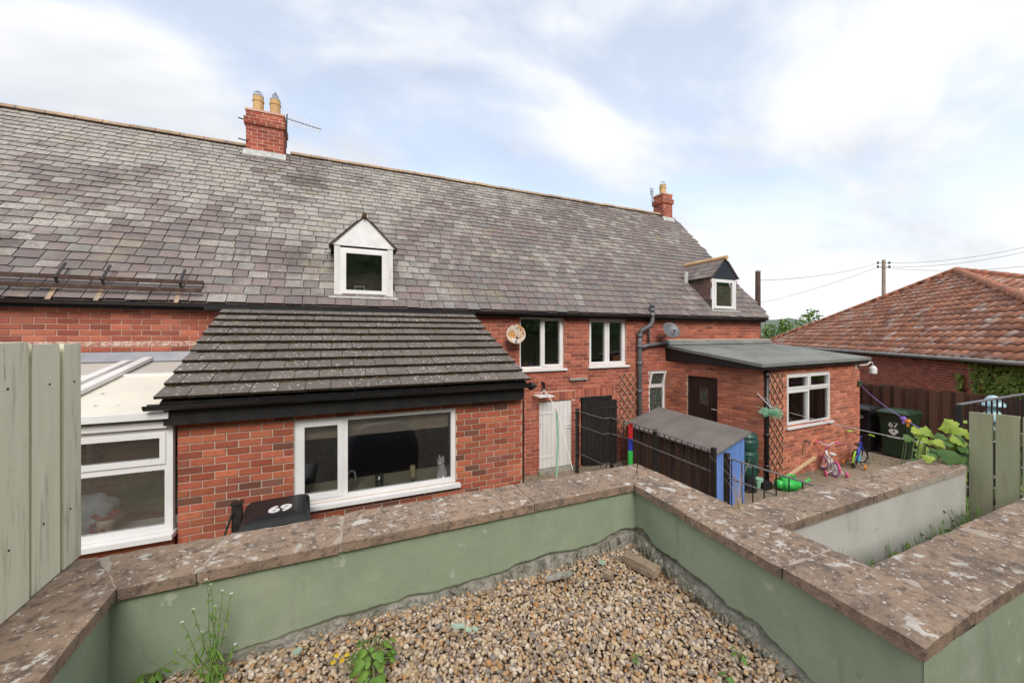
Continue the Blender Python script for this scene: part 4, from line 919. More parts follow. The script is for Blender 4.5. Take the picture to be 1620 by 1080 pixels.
# plan lines of the coping (top edges), front run along y, left run, right run and the two spurs to the right
LI0, LI1 = Vector((-.80, .20)), Vector((-.872, 2.225)); RI0, RI1 = Vector((1.858, .655)), Vector((1.971, 2.238))
OUTL, OUTR = -1.215, 2.312; YO = 2.585
def stone(poly, name='coping_stone', z1=ZT, t=CT, mat='coping', par=gw, jig=.004):
    c = sum((Vector(p) for p in poly), Vector((0, 0))) / len(poly); bm = bmesh.new(); zj = rg.uniform(-jig, jig)
    lo_ = [bm.verts.new((p[0], p[1], z1 - t + zj)) for p in poly]; hi = [bm.verts.new((p[0], p[1], z1 + zj)) for p in poly]
    bm.faces.new(lo_[::-1]); bm.faces.new(hi); n = len(poly)
    for i in range(n): bm.faces.new((lo_[i], lo_[(i + 1) % n], hi[(i + 1) % n], hi[i]))
    bmesh.ops.recalc_face_normals(bm, faces=list(bm.faces))
    bmesh.ops.subdivide_edges(bm, edges=[e for e in bm.edges if abs(e.verts[0].co.z - e.verts[1].co.z) < .01], cuts=10, use_grid_fill=True)
    for v in bm.verts:
        q = v.co; d = noise.noise((q.x * 9, q.y * 9, q.z * 9)) * .005 + noise.noise((q.x * 31, q.y * 31, q.z * 31)) * .004
        hz = Vector((q.x - c.x, q.y - c.y, 0)); hz.normalize()
        edge = q.z > z1 + zj - .001 and len([f for f in v.link_faces if abs(f.normal.z) < .5]) > 0
        v.co += hz * d; v.co.z += d * .5 - (.006 + .006 * noise.noise((q.x * 17, q.y * 17, 5)) if edge else 0)
    mb = MB().bm(bm); return mb.build(name, M_[mat], par)
def lerp2(a, b, t): return a + (b - a) * t
def px_x(px, py): return onZ(px, py, ZT)
G = .006
# front run: joints found in the photograph along its inner edge
fr_j = [-1.215] + [px_x(p, y).x for p, y in ((312, 903), (538, 862), (702, 832), (852, 803))] + [2.0]
yin = lambda x: 2.225 + (x + .872) / 2.843 * .013
# corner stone (left), front stones, corner stone (right)
stone([LI1, (fr_j[1] - G, yin(fr_j[1])), (fr_j[1] + .035, YO), (OUTL, YO), (OUTL, 2.30)] if False else [(-.862 - 0, 2.225), (fr_j[1] - G, yin(fr_j[1])), (fr_j[1] + .05, YO), (-1.06, YO)])
for i in range(1, 4): stone([(fr_j[i] + G, yin(fr_j[i])), (fr_j[i + 1] - G, yin(fr_j[i + 1])), (fr_j[i + 1] + .015, YO + .004 * i), (fr_j[i] + (.06 if i == 1 else .027), YO + .004 * i)])
stone([(fr_j[4] + G, yin(fr_j[4])), (RI1.x, RI1.y), (OUTR, YO + .005), (fr_j[4] + .03, YO + .005)])
# left run
stone([(-.866, 2.222), (-1.075, YO), (OUTL, YO), (OUTL, 1.48), (-.846, 1.48)])
stone([(-.845, 1.47), (OUTL, 1.47), (OUTL, .2), (-.80, .2)])
# right run
def rin(y): t = (y - RI0.y) / (RI1.y - RI0.y); return RI0.x + (RI1.x - RI0.x) * t
ys = [2.225, 1.78, 1.20, .655]
def rs(y0, y1, xo0=OUTR, xo1=OUTR): stone([(rin(y0), y0), (xo0, y0 + (.33 if y0 > 2.2 else 0)), (xo1, y1 + .01), (rin(y1), y1 + .01)])
stone([(rin(2.22), 2.228), (rin(1.75), 1.75), (OUTR, 1.75), (OUTR + .002, YO - .008)])
stone([(rin(1.74), 1.74), (rin(1.16), 1.16), (OUTR - .006, 1.16), (OUTR - .006, 1.74)])
stone([(rin(1.15), 1.15), (rin(.655), .655), (2.285, .665), (2.285, 1.15)])
# spur one (far) and spur two (near)
stone([(OUTR, 1.41), (3.3, 1.42), (3.3, 1.69), (OUTR, 1.69)]); stone([(3.31, 1.42), (4.80, 1.437), (4.85, 1.66), (3.31, 1.69)])
stone([(2.293, .665), (3.22, .66), (3.22, 1.0), (2.293, 1.0)]); stone([(3.235, .66), (5.2, .66), (5.2, 1.0), (3.235, 1.0)])
# mortar beds
bed = MB(); bz = ZT - CT - .004
bed.prism([(-.888, 2.238, bz + .003), (1.985, 2.25, bz + .003), (2.295, 2.57, bz + .003), (-1.2, 2.57, bz + .003), (-1.2, .22, bz + .003), (-.816, .22, bz + .003), (-.861, 1.475, bz + .003)], (0, 0, .048))
bed.prism([(1.874, .675, bz + .004), (5.1, .675, bz + .004), (5.1, .985, bz + .004), (2.295, .985, bz + .004), (2.295, 2.56, bz + .004), (1.986, 2.252, bz + .004)], (0, 0, .0465)); bed.box((2.2955, 1.425, bz + .004), (4.75, 1.68, bz + .0505)); bed.build('mortar_bed', M_['joint'], gw)
# rough concrete core, then a green render skin with a broken foot
core = MB(); o3 = .055
core.prism([(-1.19, .2, 0), (-.80 - o3, .2, 0), (-.872 - o3, 2.225 + o3, 0), (1.971 + o3, 2.238 + o3, 0), (1.858 + o3, .70, 0), (2.28, .70, 0), (2.28, 2.55, 0), (-1.19, 2.55, 0)], (0, 0, ZT - CT - .004)); core.build('concrete_core', M_['conc'], gw)
core = MB(); core.box((2.281, 1.44, 0), (4.78, 1.66, ZT - CT - .003)); core.build('spur_wall', M_['grey_render'], gw)
core = MB(); core.box((2.281, .70, 0), (5.18, .97, ZT - CT - .003)); core.build('spur_wall', M_['grey_render'], gw)
def skin(p0, p1, foot, th=.028, n=300, name='render_skin'):        # foot(t) = height of the broken lower edge
    p0, p1 = Vector((p0[0], p0[1], 0)), Vector((p1[0], p1[1], 0)); e = (p1 - p0); L = e.length; e.normalize(); nn = Vector((e.y, -e.x, 0)); v = []; f = []
    zt = ZT - CT - .003; m = 9
    for i in range(n + 1):
        t = i / n; zb = foot(t)
        for j in range(m):
            z = zb + (zt - zb) * (j / (m - 1)) ** 1.4; b = noise.noise((p0.x + t * L * 1.6, p0.y * 3, z * 2.4)) * .006
            v.append(p0 + e * (t * L) + UP * z + nn * (th + b - (.012 if j == 0 else 0)))
        v.append(p0 + e * (t * L) + UP * zb)
    k = m + 1
    for i in range(n):
        for j in range(m - 1): a = i * k + j; f.append((a, a + k, a + k + 1, a + 1))
        f.append((i * k + m, (i + 1) * k + m, (i + 1) * k, i * k))
    o = MB().add(v, f).build(name, M_['render'], gw, smooth=False); return o
def jag(t, s, a): return a * (noise.noise((t * 9, s, 0)) * .6 + noise.noise((t * 30, s, 3)) * .3 + noise.noise((t * 90, s, 9)) * .12)
def tbl(pts):
    def fn(t):
        for (a, x), (b, y) in zip(pts, pts[1:]):
            if t <= b: u = (t - a) / (b - a); return x + (y - x) * u
        return pts[-1][1]
    return fn
ff = tbl([(0, 1.62), (.10, 1.63), (.16, 1.68), (.3, 1.70), (.45, 1.71), (.62, 1.72), (.72, 1.755), (.80, 1.74), (.88, 1.73), (.95, 1.78), (1, 1.765)])
yk = o3 - .0
skin((-.872 - .06, 2.225 + o3), (1.971 + .07, 2.238 + o3), lambda t: ff(t) + jag(t, 1.3, .05) * (1 if t > .15 else .2))
skin((-.80 - o3, .2), (-.872 - o3, 2.30), lambda t: 1.60)
fr2 = tbl([(0, 1.785), (.08, 1.80), (.18, 1.75), (.35, 1.75), (.45, 1.735), (.6, 1.72), (.72, 1.69), (.85, 1.64), (1, 1.58)])
skin((1.971 + o3 + .003, 2.30), (1.858 + o3, .669), lambda t: fr2(t) + jag(t, 4.1, .055))
skin((1.858 + .026, .695), (5.2, .695), lambda t: 1.58)
# lumps of old plaster along the foot
mb = MB()
for i in range(120):
    if rg.random() < .55: t = rg.random(); p = Vector((-.8 + 2.7 * t, 2.25 + .02, ZG + .01)); zz = ff(t)
    else: t = rg.random(); p = Vector((1.95 - .1 * t, 2.2 - 1.4 * t, ZG + .01)); zz = fr2(t)
    s = rg.uniform(.006, .02); mb.add([p + Vector((rg.uniform(-.01, .01), -rg.uniform(0, .02), rg.uniform(0, max(.01, zz - ZG - .02)))) + Vector((q.x * s * 1.4, q.y * s * .8, q.z * s * (.7 + .5 * noise.noise((q.x * 3 + i, q.y, q.z))))) for q in bv], bf)
mb.build('loose_mortar', M_['conc'], gw, kind='stuff')

# ---------------------------------------------------------------- gravel
def ico(sub):
    b = bmesh.new(); bmesh.ops.create_icosphere(b, subdivisions=sub, radius=1); b.verts.index_update()
    v = np.array([q.co[:] for q in b.verts]); f = np.array([[q.index for q in fc.verts] for fc in b.faces]); b.free(); return v, f
iv, if_ = ico(2); shapes = []
for s in range(24):
    w = iv.copy(); nrm = np.random.normal(size=(11, 3)); nrm /= np.linalg.norm(nrm, axis=1)[:, None]
    for q in nrm: d = w @ q; lim = np.random.uniform(.42, .8); w = w - np.outer(np.clip(d - lim, 0, None), q)
    shapes.append(w)
# sloping ledge of old mortar under the broken render
ldg = MB(); nl = 120
for (p0, p1, sgn) in (((-.6, 2.281), (2.02, 2.293), 0), ((2.024, 2.29), (1.93, .95), 1)):
    v = []; f = []
    for i in range(nl + 1):
        t_ = i / nl; x = p0[0] + (p1[0] - p0[0]) * t_; y = p0[1] + (p1[1] - p0[1]) * t_; wd = .034 + .03 * noise.noise((x * 5, y * 5, 1)) + .015 * noise.noise((x * 22, y * 22, 3)); hz = 1.675 + .035 * t_ * (1 if not sgn else -1.4) + .02 * noise.noise((x * 6, y * 6, 8)) + .010 * noise.noise((x * 30, y * 30, 8)) + (.04 if sgn else 0)
        ox, oy = (0, -1) if not sgn else (-1, .07)
        for k, (u_, z_) in enumerate(((0, hz + .03), (.35, hz + .012), (.75, hz - .02), (1.1, ZG - .03))): v.append((x + ox * wd * u_, y + oy * wd * u_, z_ + .006 * noise.noise((x * 40, y * 40, k))))
    for i in range(nl):
        for k in range(3): a = i * 4 + k; f.append((a, a + 1, a + 5, a + 4))
    ldg.add(v, f)
ldg.build('mortar_ledge', M_['conc'], gw)
def gh(x, y): return -.012 + ZG + .018 * noise.noise((x * 2.2, y * 2.2, 0)) + .03 * max(0, (y - 1.9)) * (1 if x > .2 else .3)
pv = []; pf = []; base = 0
def rot(n):
    q = np.random.normal(size=4); q /= np.linalg.norm(q); w, x, y, z = q
    return np.array([[1 - 2 * (y * y + z * z), 2 * (x * y - z * w), 2 * (x * z + y * w)], [2 * (x * y + z * w), 1 - 2 * (x * x + z * z), 2 * (y * z - x * w)], [2 * (x * z - y * w), 2 * (y * z + x * w), 1 - 2 * (x * x + y * y)]])
cnt = 0
for layer, (step, zo) in enumerate(((.024, -.012), (.0245, .003), (.028, .012))):
    y = .25
    while y < 2.285:
        x = -.93
        while x < 2.06:
            xx, yy = x + np.random.uniform(-.5, .5) * step, y + np.random.uniform(-.5, .5) * step
            x += step
            if layer == 2 and np.random.random() < .45: continue
            if yy < .75 and not (abs(xx) < 1.0): 
                if np.random.random() < .5: continue
            tR = 1.858 + (yy - .655) / 1.583 * .113 + .03; tL = -.80 - (yy - .2) / 2.03 * .072 - .03
            if not (tL < xx < tR): continue
            sz = np.random.choice([.010, .013, .016, .019, .024], p=[.18, .32, .31, .15, .04]) * 1.15
            sc = np.array([1, np.random.uniform(.68, .95), np.random.uniform(.5, .8)]) * sz
            w = (shapes[cnt % 24] * sc) @ rot(cnt).T; w[:, 2] *= .8
            w += np.array([xx, yy, gh(xx, yy) + zo + np.random.uniform(-.004, .006)])
            pv.append(w); pf.append(if_ + base); base += len(w); cnt += 1
        y += step * .95
pv = np.concatenate(pv); pf = np.concatenate(pf); o0 = np.array([.55, 1.3, ZG])
me = bpy.data.meshes.new('gravel'); me.vertices.add(len(pv)); me.vertices.foreach_set('co', (pv - o0).astype(np.float32).ravel())
me.loops.add(len(pf) * 3); me.loops.foreach_set('vertex_index', pf.astype(np.int32).ravel()); me.polygons.add(len(pf)); me.polygons.foreach_set('loop_start', np.arange(0, len(pf) * 3, 3, dtype=np.int32))
me.update(calc_edges=True); me.materials.append(M_['pebble']); go = bpy.data.objects.new('gravel', me); COL.objects.link(go); go.location = o0
setp(go, 'loose tan and cream gravel filling the space inside the green wall', 'gravel', kind='stuff')
print('pebbles', cnt)
# rubble and flakes of paint on the gravel
def rubble(name, px, py, size, mat, label, cat, rz=0, tilt=.0, group=None, z=ZG + .035):
    p = onZ(px, py, z); bm = bmesh.new(); bmesh.ops.create_cube(bm, size=1); bmesh.ops.subdivide_edges(bm, edges=list(bm.edges), cuts=4, use_grid_fill=True)
    for v in bm.verts:
        q = v.co; r_ = max(abs(q.x), abs(q.y), abs(q.z)); k = 1 - .10 * (abs(q.x) * abs(q.y) + abs(q.y) * abs(q.z) + abs(q.x) * abs(q.z)) * 2
        d = noise.noise((q.x * 3 + px, q.y * 3, q.z * 3)) * .07; v.co = Vector((q.x * size[0], q.y * size[1], q.z * size[2])) * (k + d)
    M = Matrix.Translation(p) @ Matrix.Rotation(rz, 4, 'Z') @ Matrix.Rotation(tilt, 4, 'Y')
    return MB().bm(bm, M).build(name, M_[mat], label=label, cat=cat, group=group)
pq, pr_ = onZ(988, 878, ZG + .05), onZ(1040, 908, ZG + .05)
M_['block'] = gen('sandy_block', (.38, .29, .21), (.30, .23, .17), 16, .95, .1, spots=[((.5, .42, .33), 40, .58, .7, .6)], bump=1, bscale=90, bdist=.01)
rubble('stone_block', 1014, 893, ((pr_ - pq).length * 1.02, .085, .07), 'block', 'sandy oblong broken stone block lying on gravel in the wall corner', 'block', math.atan2(pr_.y - pq.y, pr_.x - pq.x), -.08, z=ZG + .05)
rubble('brick_fragment', 963, 908, (.06, .05, .035), 'terracotta' if False else 'block', 'small orange-tan stone fragment beside the oblong broken block', 'stone', .4, z=ZG + .04)
M_['flake'] = gen('pale_green_flake', (.36, .47, .37), (.32, .43, .33), 20, .8, .2)
for i, (px, py, a, b, lab) in enumerate(((725, 990, .075, .028, 'largest pale green flake of fallen paint lying on gravel'), (741, 996, .035, .024, 'small pale green paint flake touching the largest flake'), (752, 995, .03, .026, 'tiny rounded pale green paint flake beyond the largest flake'), (953, 890, .06, .04, 'pale green paint flake leaning near the oblong stone block'), (470, 1030, .05, .03, 'pale green paint flake lying at the foot of the wall by the weeds'))):
    p = onZ(px, py, ZG + .04); q = [p + Matrix.Rotation(.3 * i - .3, 3, 'Z') @ Vector((x * a, y * b, .004 * math.sin(x * 9))) for x, y in ((-.5, -.3), (-.1, -.5), (.5, -.35), (.45, .4), (.0, .5), (-.45, .4))]
    MB().prism(q, (0, .002, .005)).build('paint_flake', M_['flake'], label=lab, cat='paint flake', group='paint flakes on the gravel')
p = onZ(885, 912, ZG + .05); MB().prism([p + Vector((x, y, 0)) for x, y in ((-.10, -.01), (.06, -.03), (.11, .0), (.02, .03), (-.06, .03))], (0, .0, .012)).build('slate_shard', M_['conc'], label='thin grey-brown slate shard lying flat by the front wall foot', cat='stone')

# ---------------------------------------------------------------- timber fences
fen = thing('timber_fence', 'pale green timber board fence standing on the coping beside the conservatory', 'fence', (-1.17, 1.6, ZT))
ysb = [2.62, 2.485, 2.468, 2.285, 2.262, 2.065, 2.045, 1.85, 1.83, 1.63, 1.61, 1.42]
for i in range(0, len(ysb), 2):
    y1, y0 = ysb[i], ysb[i + 1]; xx = -1.150 + rg.uniform(-.004, .004); zt = 3.165 + rg.uniform(-.008, .008)
    MB().prism([(xx, y0, ZT + .002), (xx, y1, ZT + .002), (xx, y1 - .003, zt - .012), (xx, y1 - .01, zt), (xx, y0 + .002, zt + rg.uniform(-.008, .004))], (-.022, 0, 0)).build('board', M_['wood_g'], fen)
    for zz_ in (2.385, 2.985): MB().lathe((xx + .0005, (y0 + y1) / 2 + rg.uniform(-.03, .03), zz_ + rg.uniform(-.01, .01)), [(.005, 0), (.005, .0015)], 8, (1, 0, 0)).build('nail_head', M_['ironp'], fen)
for i, yb in enumerate((2.477, 2.274, 2.055, 1.84, 1.62)): MB().box((-1.20, yb - .04, ZT + .002), (-1.178, yb + .04, 3.14)).build('backing_board', M_['wood_g2'], fen)
for z in (2.35, 2.95): MB().box((-1.24, 1.42, z), (-1.2005, 2.6, z + .07)).build('rail', M_['wood_g2'], fen)
# picket fence at the end of the far spur
pf_ = thing('picket_fence', 'weathered green picket fence boards at the end of the grey rendered spur wall', 'fence', (4.93, 1.2, 1.62))
for (x0, x1, yt) in ((1533, 1570, 651), (1575, 1613, 655), (1618, 1660, 660)):
    a, b = onX(x0, yt, 4.92), onX(x1, yt + 4, 4.92); MB().prism([(4.92, a.y, 1.63), (4.92, b.y, 1.63), (4.92, b.y, b.z), (4.92, a.y, a.z)], (.022, 0, 0)).build('picket', M_['wood_g2'], pf_)
MB().box((4.944, .95, 2.33), (4.985, 1.44, 2.42)).build('rail', M_['wood_g2'], pf_); MB().box((4.944, .95, 1.85), (4.985, 1.44, 1.94)).build('rail', M_['wood_g2'], pf_)
# brown boundary fence
bfn = thing('boundary_fence', 'tall dark brown vertical board fence behind the wheelie bins', 'fence', (14.15, 4, 0))
y = 8.2; i = 0
while y > 1.2:
    w = .135 if i % 2 == 0 else .12; xx = 14.05 + (.0 if i % 2 == 0 else .03); zt = 1.78 + rg.uniform(-.03, .03)
    MB().box((xx, y - w, .03), (xx + .02, y, zt)).build('board', M_['wood_f'], bfn); y -= w * .93; i += 1
for z in (.4, 1.4): MB().box((14.101, 1.2, z), (14.15, 8.2, z + .08)).build('rail', M_['wood_f'], bfn)

# ---------------------------------------------------------------- iron railings
RX = 5.10
def railing(name, label, pts, ztop, zbot, posts, n_bars, low=.14, loc=None, mid=None, toprail='railtop', br=.009, ps=.03):
    t = thing(name, label, 'railing', (pts[0][0], pts[0][1], zbot))
    for i in range(len(pts) - 1):
        a, b = Vector((*pts[i], 0)), Vector((*pts[i + 1], 0)); d = (b - a); L = d.length; d.normalize(); n = Vector((d.y, -d.x, 0))
        MB().obox(a + UP * (ztop - .012) - n * .018, d * L, n * .036, UP * .012).build('top_rail', M_[toprail], t)
        for z in ([zbot + low] + ([mid] if mid else [])): MB().obox(a + UP * z - n * .015, d * L, n * .03, UP * .012).build('lower_rail', M_['railtop'], t)
        k = max(1, int(L / n_bars))
        for j in range(k): p = a + d * ((j + .5) * L / k); MB().tube([p + UP * (zbot + .05), p + UP * (ztop - .013)], br, 6, cap=False).build('bar', M_['ironp'], t)
    for (x, y, h) in posts: MB().box((x - ps, y - ps, 0 if zbot < 1 else zbot - .05), (x + ps, y + ps, h)).build('post', M_['ironp'], t)
    return t
rt = lambda px, py, z=1.46: onZ(px, py, z)
p0, p1, p2, p3, p4 = rt(919, 651), rt(955, 661), rt(966, 660), rt(1001, 669), rt(1128, 712)
railing('yard_railing', 'black iron railing running past the low shed to the open black door', [(p0.x, 7.65), (p1.x - .02, p1.y), (p2.x - .02, p2.y), (p3.x, p3.y), (5.2, 4.2)], 1.46, .35, [(5.08, 7.68, 1.5), (5.30, 6.7, 1.47), (5.33, 5.5, 1.47), (5.2, 4.17, 1.50)], .13, mid=1.12)
railing('step_railing', 'black iron railing sloping away beside the blue end of the shed', [(5.08, 3.86), (5.06, 2.62)], 1.46, .3, [(5.08, 3.86, 1.52), (5.06, 2.62, 1.45)], .14, mid=1.17)
railing('garden_railing', 'iron garden railing above the climbing vine beside the green pickets', [(5.12, 1.585), (7.6, 1.585)], 2.58, 1.66, [(5.12, 1.585, 2.57), (7.55, 1.585, 2.57)], .13, ps=.02, br=.007)
p = onY(375, 800, 5.12)
mb = thing('iron_post', 'short black iron post with slanted stay beside the 69 wheelie bin', 'post', (p.x, 5.12, 0))
MB().box((p.x - .045, 5.09, 0), (p.x + .045, 5.17, p.z + .02)).build('shaft', M_['ironp'], mb); MB().box((p.x - .055, 5.08, p.z + .0205), (p.x + .055, 5.18, p.z + .04)).build('cap', M_['ironp'], mb); MB().tube([(p.x - .03, 5.1, p.z - .03), (p.x - .14, 4.9, p.z - .45)], .012, 6).build('stay', M_['ironp'], mb)

# ---------------------------------------------------------------- low storage shed
shed = thing('storage_shed', 'low felt-roofed storage shed with dark brown boards and a bright blue end', 'shed', (6.75, 6.2, 0))
SX0, SX1, SY0, SY1, SH0, SH1 = 6.32, 7.10, 5.02, 7.45, 1.08, 1.33
zr = lambda x: SH0 + (x - SX0) / (SX1 - SX0) * (SH1 - SH0)
y = SY1
while y > SY0 + .02:
    w = min(.125, y - SY0); MB().box((SX0, y - w + .006, .02), (SX0 + .02, y, SH0 - .02)).build('board', M_['wood_d'], shed); y -= w
x = SX0 + .02
while x < SX1 - .01:
    w = min(.13, SX1 - x); MB().prism([(x, SY0 + .02, .02), (x + w - .005, SY0 + .02, .02), (x + w - .005, SY0 + .02, zr(x + w) - .03), (x, SY0 + .02, zr(x) - .03)], (0, -.02, 0)).build('blue_board', M_['blue'], shed); x += w
MB().box((SX0 + .021, SY0 + .021, .02), (SX0 + .05, SY1 - .02, SH0 - .03)).build('lining', M_['blackp'], shed); MB().box((SX1 - .03, SY0 + .021, .02), (SX1, SY1 - .02, SH1 - .05)).build('board', M_['wood_d'], shed); MB().prism([(SX0 + .06, SY1 - .02, .02), (SX1 - .04, SY1 - .02, .02), (SX1 - .04, SY1 - .02, 1.25), (SX0 + .06, SY1 - .02, 1.04)], (0, .02, 0)).build('board', M_['wood_d'], shed)
MB().prism([(SX0 - .10, SY0 - .10, zr(SX0 - .1)), (SX1 + .06, SY0 - .10, zr(SX1 + .06)), (SX1 + .30, SY1 + .06, zr(SX1 + .12)), (SX0 - .08, SY1 + .05, zr(SX0 - .08))], (0, 0, .03)).build('felt_roof', M_['felt_s'], shed)
# ---------------------------------------------------------------- wheelie bins
def text_mesh(s, size, M, name, mat, parent, bold=.02, ext=.002):
    c = bpy.data.curves.new(name, 'FONT'); c.body = s; c.size = size; c.extrude = ext; c.offset = bold * size; c.align_x = 'CENTER'; c.resolution_u = 3
    o = bpy.data.objects.new(name, c); COL.objects.link(o); dg = bpy.context.evaluated_depsgraph_get(); me = bpy.data.meshes.new_from_object(o.evaluated_get(dg)); bpy.data.objects.remove(o)
    mb = MB().add([M @ v.co for v in me.vertices], [tuple(p.vertices) for p in me.polygons]); return mb.build(name, mat, parent)
def bin_(label, x, y, z0, ang, mat, lid, w=.56, d=.62, h=1.0):
    t = thing('wheelie_bin', label, 'bin', (x, y, z0), 'wheelie bins'); Mw = Matrix.Translation((x, y, z0)) @ Matrix.Rotation(ang, 4, 'Z')
    def sec(z, ww, dd, dy=0): return [(-ww / 2, -dd / 2 + dy, z), (ww / 2, -dd / 2 + dy, z), (ww / 2, dd / 2 + dy, z), (-ww / 2, dd / 2 + dy, z)]
    S = [sec(.04, w * .80, d * .70, .02), sec(.12, w * .82, d * .74, .02), sec(h * .86, w * .97, d * .96), sec(h * .862, w * 1.03, d * 1.03), sec(h * .94, w * 1.04, d * 1.04), sec(h * .95, w * .98, d * .98)]
    v = [q for s_ in S for q in s_]; f = [(3, 2, 1, 0)] + [(i * 4 + k, i * 4 + (k + 1) % 4, (i + 1) * 4 + (k + 1) % 4, (i + 1) * 4 + k) for i in range(len(S) - 1) for k in range(4)] + [tuple(range(len(v) - 4, len(v)))]
    b = bmesh.new(); vs = [b.verts.new(q) for q in v]; [b.faces.new([vs[i] for i in q]) for q in f]; bmesh.ops.bevel(b, geom=[e for e in b.edges if abs(e.verts[0].co.z - e.verts[1].co.z) > .02], offset=.03, segments=3, affect='EDGES'); MB().bm(b, Mw).build('body', mat, t)
    L = [sec(h * .955, w * 1.06, d * 1.12, -.02), sec(h * .985, w * 1.08, d * 1.14, -.02), sec(h * 1.03, w * .9, d * .95, 0), sec(h * 1.05, w * .6, d * .7, .02)]
    v = [q for s_ in L for q in s_]; f = [(3, 2, 1, 0)] + [(i * 4 + k, i * 4 + (k + 1) % 4, (i + 1) * 4 + (k + 1) % 4, (i + 1) * 4 + k) for i in range(3) for k in range(4)] + [tuple(range(12, 16))]
    b = bmesh.new(); vs = [b.verts.new(q) for q in v]; [b.faces.new([vs[i] for i in q]) for q in f]; bmesh.ops.bevel(b, geom=list(b.edges), offset=.012, segments=2, affect='EDGES')
    ld = MB().bm(b, Mw).build('lid', lid, t)
    MB().tube([Mw @ Vector(q) for q in ((-w * .42, d * .56, h * .93), (-w * .42, d * .68, h * .96), (w * .42, d * .68, h * .96), (w * .42, d * .56, h * .93))], .016, 8).build('handle', mat, t)
    for sx in (-1, 1): MB().lathe(Mw @ Vector((sx * w * .46 - .025, d * .36, .1)), [(.1, 0), (.1, .05)], 18, (Mw.to_3x3() @ Vector((1, 0, 0)))).build('wheel', M_['black'], t)
    MB().tube([Mw @ Vector((-w * .5, d * .36, .1)), Mw @ Vector((w * .5, d * .36, .1))], .012, 6).build('axle', M_['ironp'], t)
    return t, Mw, ld
def front_text(t, Mw, s, size, z, yo, xo=0, d=.62, h=1.0, name='number', slope=True):
    yf = (-.37 * d + .02) + (-.48 * d + .37 * d - .02) * (z - .12) / (h * .86 - .12) - .003; M = Mw @ Matrix.Translation((xo, yf, z)) @ Matrix.Rotation(R(93.5), 4, 'X')
    text_mesh(s, size, M, name, M_['white'], t)
HB = 1.19
gp = onZ(1414, 725, .012)
tg, Mg, _ = bin_('dark green wheelie bin numbered 67 standing by the brown fence', gp.x + .32, gp.y + .02, .012, R(-90), M_['bingreen'], M_['bingreen'], .62, .66, HB)
front_text(tg, Mg, '67', .20, .80, .0, 0, .66, HB); front_text(tg, Mg, 'Tynedale', .075, .52, .0, 0, .66, HB, 'council_name')
# emblem between number and name
def emblem(Mw, z, d, h, par):
    yf = (-.37 * d + .02) + (-.11 * d - .02) * (z - .12) / (h * .86 - .12) - .002; mb = MB(); X = lambda a, b: Mw @ Vector((a, yf - .004, z + b))
    ax = Mw.to_3x3() @ Vector((0, -1, 0))
    mb.lathe(X(-.035, 0), [(.06, 0), (.06, .004)], 16, ax); mb.lathe(X(.045, .0), [(.055, 0), (.055, .0042)], 16, ax); mb.lathe(X(.0, -.04), [(.06, 0), (.06, .0044)], 16, ax); mb.build('emblem', M_['white'], par)
    m2 = MB(); m2.lathe(X(.01, .0), [(.022, 0), (.022, .006)], 10, ax); m2.build('emblem_centre', M_['bingreen'], par)
emblem(Mg, .70, .66, HB, tg)
bp = onZ(1376, 718, .012)
tb, Mb, _ = bin_('black wheelie bin tucked between the outbuilding corner and the green bin', gp.x + .25, gp.y + .78, .012, R(-90), M_['binblack'], M_['binblack'], .62, .66, HB)
front_text(tb, Mb, '67', .19, .80, 0, -.03, .66, HB); front_text(tb, Mb, 'D', .12, .93, 0, .12, .66, HB, 'letter')
for i in range(4): front_text(tb, Mb, '-', .22, .56 - i * .1, 0, -.08 + .06 * (i % 2), .66, HB, 'scuff_mark')
kp_ = onY(445, 792, 5.0); Zb = .30
MB().box((-1.4, 3.6, 0), (2.3, 5.37, Zb)).build('kitchen_patio', M_['yard'], kind='structure')
tk, Mk, lk_ = bin_('black wheelie bin with large white 69 on its lid under the kitchen window', kp_.x - .02, 4.86, Zb, R(4), M_['binblack'], M_['binblack'], .58, .62, kp_.z - Zb - .045)
hh = kp_.z - Zb - .045
text_mesh('69', .22, Mk @ Matrix.Translation((.03, -.17, hh * 1.05 + .004)) @ Matrix.Rotation(0, 4, 'Z'), 'number', M_['white'], lk_, .035)

# ---------------------------------------------------------------- satellite dishes, aerials
def dish(label, c, nrm, r_, mat, wallp):
    t = thing('satellite_dish', label, 'satellite dish', wallp); c = Vector(c); nrm = Vector(nrm).normalized()
    prof = [(r_ * k / 6, .0 + .22 * r_ * (k / 6) ** 2) for k in range(1, 7)]; prof = [(.002, 0)] + prof; back = [(a, b - .012) for a, b in prof[::-1]]
    x = nrm.orthogonal().normalized(); y = nrm.cross(x); n = 28; v = []; f = []; P = prof + [(r_ + .006, prof[-1][1] - .004)] + back
    for a, b in P: v += [c + nrm * b + (x * math.cos(6.2832 * k / n) + y * math.sin(6.2832 * k / n)) * a for k in range(n)]
    for i in range(len(P) - 1): f += [(i * n + k, i * n + (k + 1) % n, (i + 1) * n + (k + 1) % n, (i + 1) * n + k) for k in range(n)]
    MB().add(v, f).build('reflector', M_[mat], t, smooth=True)
    lo_ = c - UP * r_ * .9; tip = c + nrm * r_ * 1.15 - UP * r_ * .55
    MB().tube([c - UP * r_ * .96 + nrm * .12 * r_, tip], .010, 6).build('arm', M_['grey_pl'], t); MB().tube([tip, tip - (tip - c).normalized() * .09], [.028, .02], 10).build('receiver', M_['grey_pl'], t)
    MB().tube([Vector(wallp) , Vector(wallp) + Vector((0, -.12, -.01)), c - nrm * .012], .018, 8).build('mount', M_['grey_pl'], t)
c1 = onY(816, 529, 7.72); dish('small white satellite dish with orange rust beside the wide casement window', c1, (-.30, -1, .18), .205, 'dish_r', (c1.x - .12, YF - .0, c1.z - .16))
